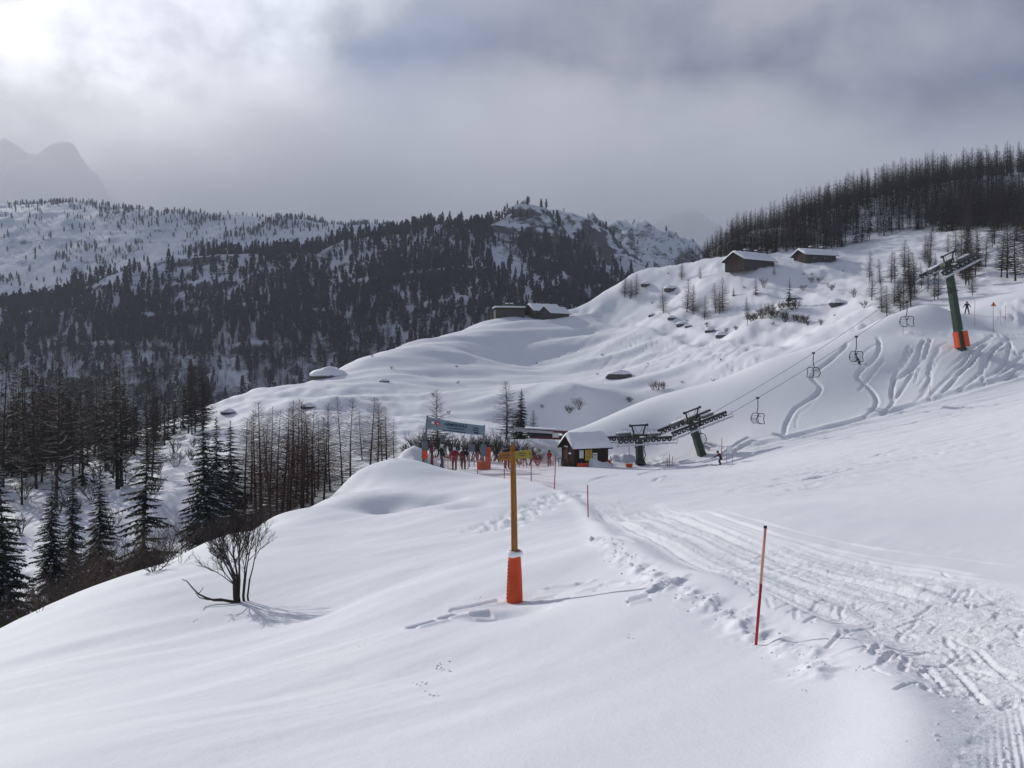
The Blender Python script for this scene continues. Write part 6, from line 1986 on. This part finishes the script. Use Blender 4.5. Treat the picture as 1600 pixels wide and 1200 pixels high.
for k, (u, v, y0, h, lab) in enumerate(((905, 644, 108, 1.5, 'twiggy shrub on the shoulder above the hut'), (890, 650, 108, 1.0, 'low twigs beside the shrub above the hut'), (1028, 612, 115, 1.3, 'dense brown thicket on the drifted hill above the towers'), (1020, 612, 115, 1.1, 'brown thicket end nearer the boulder'), (1037, 611, 115, 1.1, 'brown thicket end nearer the lift slope'), (983, 632, 105, 0.8, 'small twigs on the crest above the short tower'))):
    shrub(lab, on_ground(u, v, y0=y0), h * 1.3, 8, 50 + k, 'shrub_brown', 0.55, 2, 5, 0.9, 0.03)
rq = random.Random(17)
for k in range(16):
    u = 1175 + k * 5.4 + rq.uniform(-3, 3); v = 500 + rq.uniform(-12, 6)
    shrub('dense brown bush in the thicket below the full dark spruce', on_ground(u, v, y0=112), rq.uniform(1.4, 2.2), 8, 80 + k, 'shrub_brown', 0.55, 2, 6, 0.95, 0.045, 'bushes below the spruce')
for k, (u, v, h) in enumerate(((1193, 455, 2.2), (1280, 440, 1.4), (1268, 441, 1.4), (1300, 455, 1.6), (1255, 455, 1.3), (1335, 470, 1.8), (1350, 480, 1.5), (1282, 507, 1.2), (1262, 508, 1.0), (1105, 512, 1.2), (1135, 515, 1.2), (1150, 520, 1.0))):
    shrub(('round bare shrub beside the leaning small spruce', 'brown shrub near the chalets, nearer the upper one', 'brown shrub near the chalets, second from the upper one', 'bare shrub on open snow between knoll and tower larches', 'small bare shrub right of the full dark spruce', 'bare shrub at the foot of the tower larches', 'second bare shrub at the foot of the tower larches', 'low shrub at the end of the brown thicket', 'low shrub just below the brown thicket', 'low shrub on the bank above the road, far end', 'low shrub on the bank above the road, middle', 'low shrub on the bank above the road, near end')[k], on_ground(u, v, y0=112), h, 6, 120 + k, 'shrub_brown', 0.5, 2, 5, 0.7, 0.04)
for k, (u, y, h) in enumerate(((640, 78, 1.8), (655, 80, 2.6), (668, 79, 2.6), (680, 81, 2.6), (700, 82, 2.4), (712, 82, 2.2), (735, 80, 2.6), (748, 82, 2.8), (758, 80, 2.6), (770, 83, 2.8), (782, 82, 3.0), (800, 84, 2.6), (812, 82, 2.4), (826, 84, 2.2), (840, 86, 1.6))):
    shrub('bare bush in the row behind the ticket gate', under(u, y), h, 9, 150 + k, 'shrub_wood', 0.5, 2, 6, 0.8, 0.045, 'bushes behind the gate')
n = 0
while n < 34:
    u = rq.uniform(-20, 330); y = rq.uniform(50, 105)
    shrub('bare bush in the wooded hollow', under(u, y), rq.uniform(1.0, 2.4), 6, 200 + n, 'shrub_wood', 0.5, 2, 5, 0.8, 0.035, 'bushes in the hollow'); n += 1

RIM = [(0, 985, 22.5), (100, 942, 25.5), (200, 905, 28.0), (320, 848, 34.0), (430, 806, 41.0), (500, 785, 47)]
for k in range(46):
    u = rq.uniform(-20, 470); y = float(np.interp(u, [r[0] for r in RIM], [r[2] for r in RIM])) + rq.uniform(1.5, 11)
    shrub('bare brown bush crowding just beyond the snow rim' + (' near the photo edge' if u < 100 else ' below the sparse conifer' if u < 260 else ' behind the big bare shrub' if u < 390 else ' under the larch row'), under(u, y), rq.uniform(1.2, 2.6), 7, 400 + k, 'shrub_brown' if k % 3 else 'shrub_wood', 0.5, 2, 6, 0.75, 0.022, 'bushes beyond the rim')
SP = []
for k in range(30):
    u, v = (rq.uniform(560, 1150), rq.uniform(545, 650)) if k < 16 else (rq.uniform(1010, 1330), rq.uniform(420, 520))
    q_ = hit(u, v, y0=112)
    if q_ is None or q_.y > 215: continue
    q_.z = gz(q_.x, q_.y)
    shrub('tiny twig tuft poking from the snow of the drifted hill' if k < 16 else 'tiny twig tuft poking from the snow of the knoll', q_, rq.uniform(0.4, 0.9), 5, 300 + k, 'shrub_brown', 0.5, 1, 5, 1.0, 0.03, 'twig tufts on the drifted hill' if k < 16 else 'twig tufts on the knoll')
simple('rock', (0.085, 0.078, 0.072), 0.9, 0.4, 1.2)
def boulder(label, pos, sx, sy, sz, seed, cap=0.55, group=None):
    root = thing('boulder', label, 'boulder', pos, 0, group)
    bm = bmesh.new(); bmesh.ops.create_icosphere(bm, subdivisions=3, radius=1.0)
    P = np.array([v.co for v in bm.verts])
    d = 1 + 0.28 * fbm(P[:, 0] * 1.4 + seed, P[:, 1] * 1.4 + P[:, 2] * 1.1, 3, seed) + 0.10 * fbm(P[:, 0] * 4 + seed, P[:, 2] * 4 + P[:, 1] * 3, 2, seed + 5)
    for v, f in zip(bm.verts, d): v.co = Vector((v.co.x * sx * f, v.co.y * sy * f, v.co.z * sz * f))
    me = bpy.data.meshes.new('rock'); bm.to_mesh(me)
    link('rock', me, M['rock'], root)
    # snow lying on it
    bm2 = bm.copy()
    kill = [v for v in bm2.verts if v.co.z < sz * (cap - 0.25 * v.co.y / sy * 0)]
    bmesh.ops.delete(bm2, geom=kill, context='VERTS')
    for v in bm2.verts:
        v.co = v.co * 1.03; v.co.z += 0.16 * sz + 0.04
    ret = bmesh.ops.extrude_face_region(bm2, geom=bm2.faces[:])
    for v in [g for g in ret['geom'] if isinstance(g, bmesh.types.BMVert)]: v.co.z -= 0.22 * sz
    bmesh.ops.recalc_face_normals(bm2, faces=bm2.faces[:])
    m2 = bpy.data.meshes.new('snow_cover'); bm2.to_mesh(m2)
    for p in m2.polygons: p.use_smooth = True
    link('snow_cover', m2, M['snow_cap'], root)
    bm.free(); bm2.free()
b = on_ground(968, 588, y0=115); boulder('large dark boulder capped with snow on the drifted hill', b, 2.3, 1.5, 0.95, 3, 0.35)
b = on_ground(512, 586, y0=115); boulder('dark rock face under a snow hump on the skyline of the drifted hill', b + Vector((0, 1.0, -0.2)), 3.0, 2.0, 1.6, 5, 0.2)
for k, (u, v, s) in enumerate(((1048, 452, 1.6), (1050, 506, 1.0), (1066, 508, 1.2), (1076, 512, 0.8), (1110, 518, 1.1), (1128, 520, 1.3), (1020, 492, 0.9), (600, 603, 0.8), (480, 640, 1.0), (355, 648, 1.0), (1010, 445, 1.2), (1120, 530, 0.8), (1310, 478, 1.5), (1240, 470, 1.3), (1165, 385, 2.0))):
    b = on_ground(u, v, y0=108)
    boulder(('dark rock under a snow cap at the skyline left of the chalets', 'rock breaking the snow bank above the road, far end', 'rock breaking the snow bank above the road, second', 'rock breaking the snow bank above the road, third', 'rock breaking the snow bank above the road, fourth', 'rock breaking the snow bank above the road, near end', 'small rock on the slope above the road bend', 'small rock on the drifted hill below the skyline rock face', 'small rock among drifts over the larch row', 'small rock at the brow over the wooded hollow', 'rock under snow near the skyline larches', 'small rock just below the road', 'snow-topped rock between the thicket and the tower larches', 'snow-topped rock right of the full dark spruce', 'rock in the wood behind the larger chalet')[k], b + Vector((0, 0.3, 0.05)), s, s * 0.8, s * 0.55, 20 + k, 0.2)
def lumps():
    r = np.random.default_rng(3)
    S = Soup()
    def lump(p, s):
        bm = bmesh.new(); bmesh.ops.create_icosphere(bm, subdivisions=1, radius=1.0)
        for v in bm.verts: v.co = Vector((v.co.x * s * r.uniform(0.7, 1.3), v.co.y * s * r.uniform(0.7, 1.3), v.co.z * s * r.uniform(0.5, 1.0)))
        bm.verts.index_update()
        b = len(S.v); S.v += [v.co + p for v in bm.verts]
        for f in bm.faces: S.f.append(tuple(b + v.index for v in f.verts)); S.mi.append(0)
        bm.free()
    spots = [(692, 1037, 4), (685, 1045, 2), (700, 1043, 2), (660, 1072, 3), (655, 1068, 2), (678, 1092, 4), (672, 1086, 2), (981, 995, 3), (968, 862, 3), (750, 942, 2), (570, 1008, 1), (1258, 1080, 2), (1340, 1060, 2), (310, 972, 2), (360, 968, 2)]
    for u, v, c in spots:
        for k in range(c * 2):
            p = on_ground(u + r.normal(0, 5), v + r.normal(0, 3)); lump(p, p.y * r.uniform(0.0008, 0.0020))
    L = CORNICE
    for k in range(150):
        t = r.random() * (len(L) - 1); i = int(t); f = t - i
        x = L[i][0] * (1 - f) + L[i + 1][0] * f + r.normal(0, 0.12); y = L[i][1] * (1 - f) + L[i + 1][1] * f + r.normal(0, 0.12)
        lump(Vector((x, y, gz(x, y))), y * abs(r.normal(0.0010, 0.0007)) + 0.005)
    for k in range(300):
        u = r.uniform(1000, 1600); v = r.uniform(800, 1190)
        p = hit(u, v)
        if p is None or not inside(np.array([p.x]), np.array([p.y]), RUN)[0]: continue
        p.z = gz(p.x, p.y); lump(p, 0.005 + abs(r.normal(0, 0.008)))
    o = link('snow_lumps', S.mesh('snow_lumps'), M['snow_cap'])
    tag(o, 'loose lumps of snow scattered along the edge of the run', 'snow', kind='stuff')
lumps()

# ------------------------------------------------------------------ set small things down on the snow
for o in COL.objects:
    if o.parent is None and o.get('category') in ('person', 'pole', 'turnstile', 'sign', 'crate', 'barrier') and 'riding the lift' not in o['label']:
        dz = o.location.z - gz(o.location.x, o.location.y)
        if abs(dz) < 1.3: o.location.z -= dz + 0.01

# ------------------------------------------------------------------ the air, the cloud that hides the far peaks, and one added to shade the mountain
def volume_mat(name, dens, col, g):
    t = NT(name)
    t.t.nodes.remove(t.p)
    vol = t.n('ShaderNodeVolumePrincipled')
    vol.inputs['Color'].default_value = (*col, 1)
    vol.inputs['Density'].default_value = dens
    vol.inputs['Anisotropy'].default_value = g
    t.l(vol.outputs[0], t.t.nodes['Material Output'].inputs['Volume'])
def build_haze():
    mb = MB()
    x0, x1, y0, y1, z0, z1 = -2650, 2650, -1000, 2650, -135, 400
    mb.box(((x0 + x1) / 2, (y0 + y1) / 2, (z0 + z1) / 2), (x1 - x0, y1 - y0, z1 - z0))
    volume_mat('haze', 1.35e-4, (0.82, 0.89, 1.0), 0.3)
    tag(mb.build('haze', M['haze']), kind='stuff')
def cloud(label, loc, radii, dens, g, edge, amount, nscale):
    """thick in the middle, thinning out to nothing at its edge, with billows"""
    bm = bmesh.new(); bmesh.ops.create_uvsphere(bm, u_segments=48, v_segments=24, radius=1.0)
    me = bpy.data.meshes.new('clouds'); bm.to_mesh(me); bm.free()
    nm = 'cloud_%d' % len(bpy.data.materials)
    volume_mat(nm, 0.0, (0.975, 0.98, 0.998), g)
    nt = M[nm].node_tree
    vol = [n for n in nt.nodes if n.type == 'PRINCIPLED_VOLUME'][0]
    tc = nt.nodes.new('ShaderNodeTexCoord')
    def mth(op, x, y):
        n = nt.nodes.new('ShaderNodeMath'); n.operation = op
        for k, q in enumerate((x, y)):
            if isinstance(q, (int, float)): n.inputs[k].default_value = q
            else: nt.links.new(q, n.inputs[k])
        return n.outputs[0]
    dt = nt.nodes.new('ShaderNodeVectorMath'); dt.operation = 'DOT_PRODUCT'
    nt.links.new(tc.outputs['Object'], dt.inputs[0]); nt.links.new(tc.outputs['Object'], dt.inputs[1])
    r2_ = dt.outputs['Value']
    mp = nt.nodes.new('ShaderNodeMapping'); mp.inputs['Scale'].default_value = tuple(r / 1000.0 for r in radii); nt.links.new(tc.outputs['Object'], mp.inputs[0])
    nz = nt.nodes.new('ShaderNodeTexNoise'); nz.inputs['Scale'].default_value = nscale; nz.inputs['Detail'].default_value = 3; nt.links.new(mp.outputs[0], nz.inputs['Vector'])
    d = mth('SUBTRACT', mth('SUBTRACT', edge, r2_), mth('MULTIPLY', nz.outputs[0], amount))
    d = mth('MULTIPLY', mth('MINIMUM', mth('MAXIMUM', d, 0.0), mth('MAXIMUM', mth('SUBTRACT', 1.0, r2_), 0.0)), dens)
    nt.links.new(d, vol.inputs['Density'])
    o = link('clouds', me, M[nm]); o.location = loc; o.scale = radii
    tag(o, label, 'cloud', kind='stuff')
build_haze()
cloud('grey cloud bank hiding the far peaks', (-1100, 4360, 0), (7000, 1690, 1650), 4.0e-3, 0.24, 1.25, 0.9, 1.1)
cloud('bright cloud added below the sun to shade the mountain across the valley', (-2190, 3260, 1680), (1250, 420, 380), 1.1e-2, 0.55, 1.5, 1.5, 2.2)  # added toward the sun, mostly out of view, so its shadow darkens the mountain
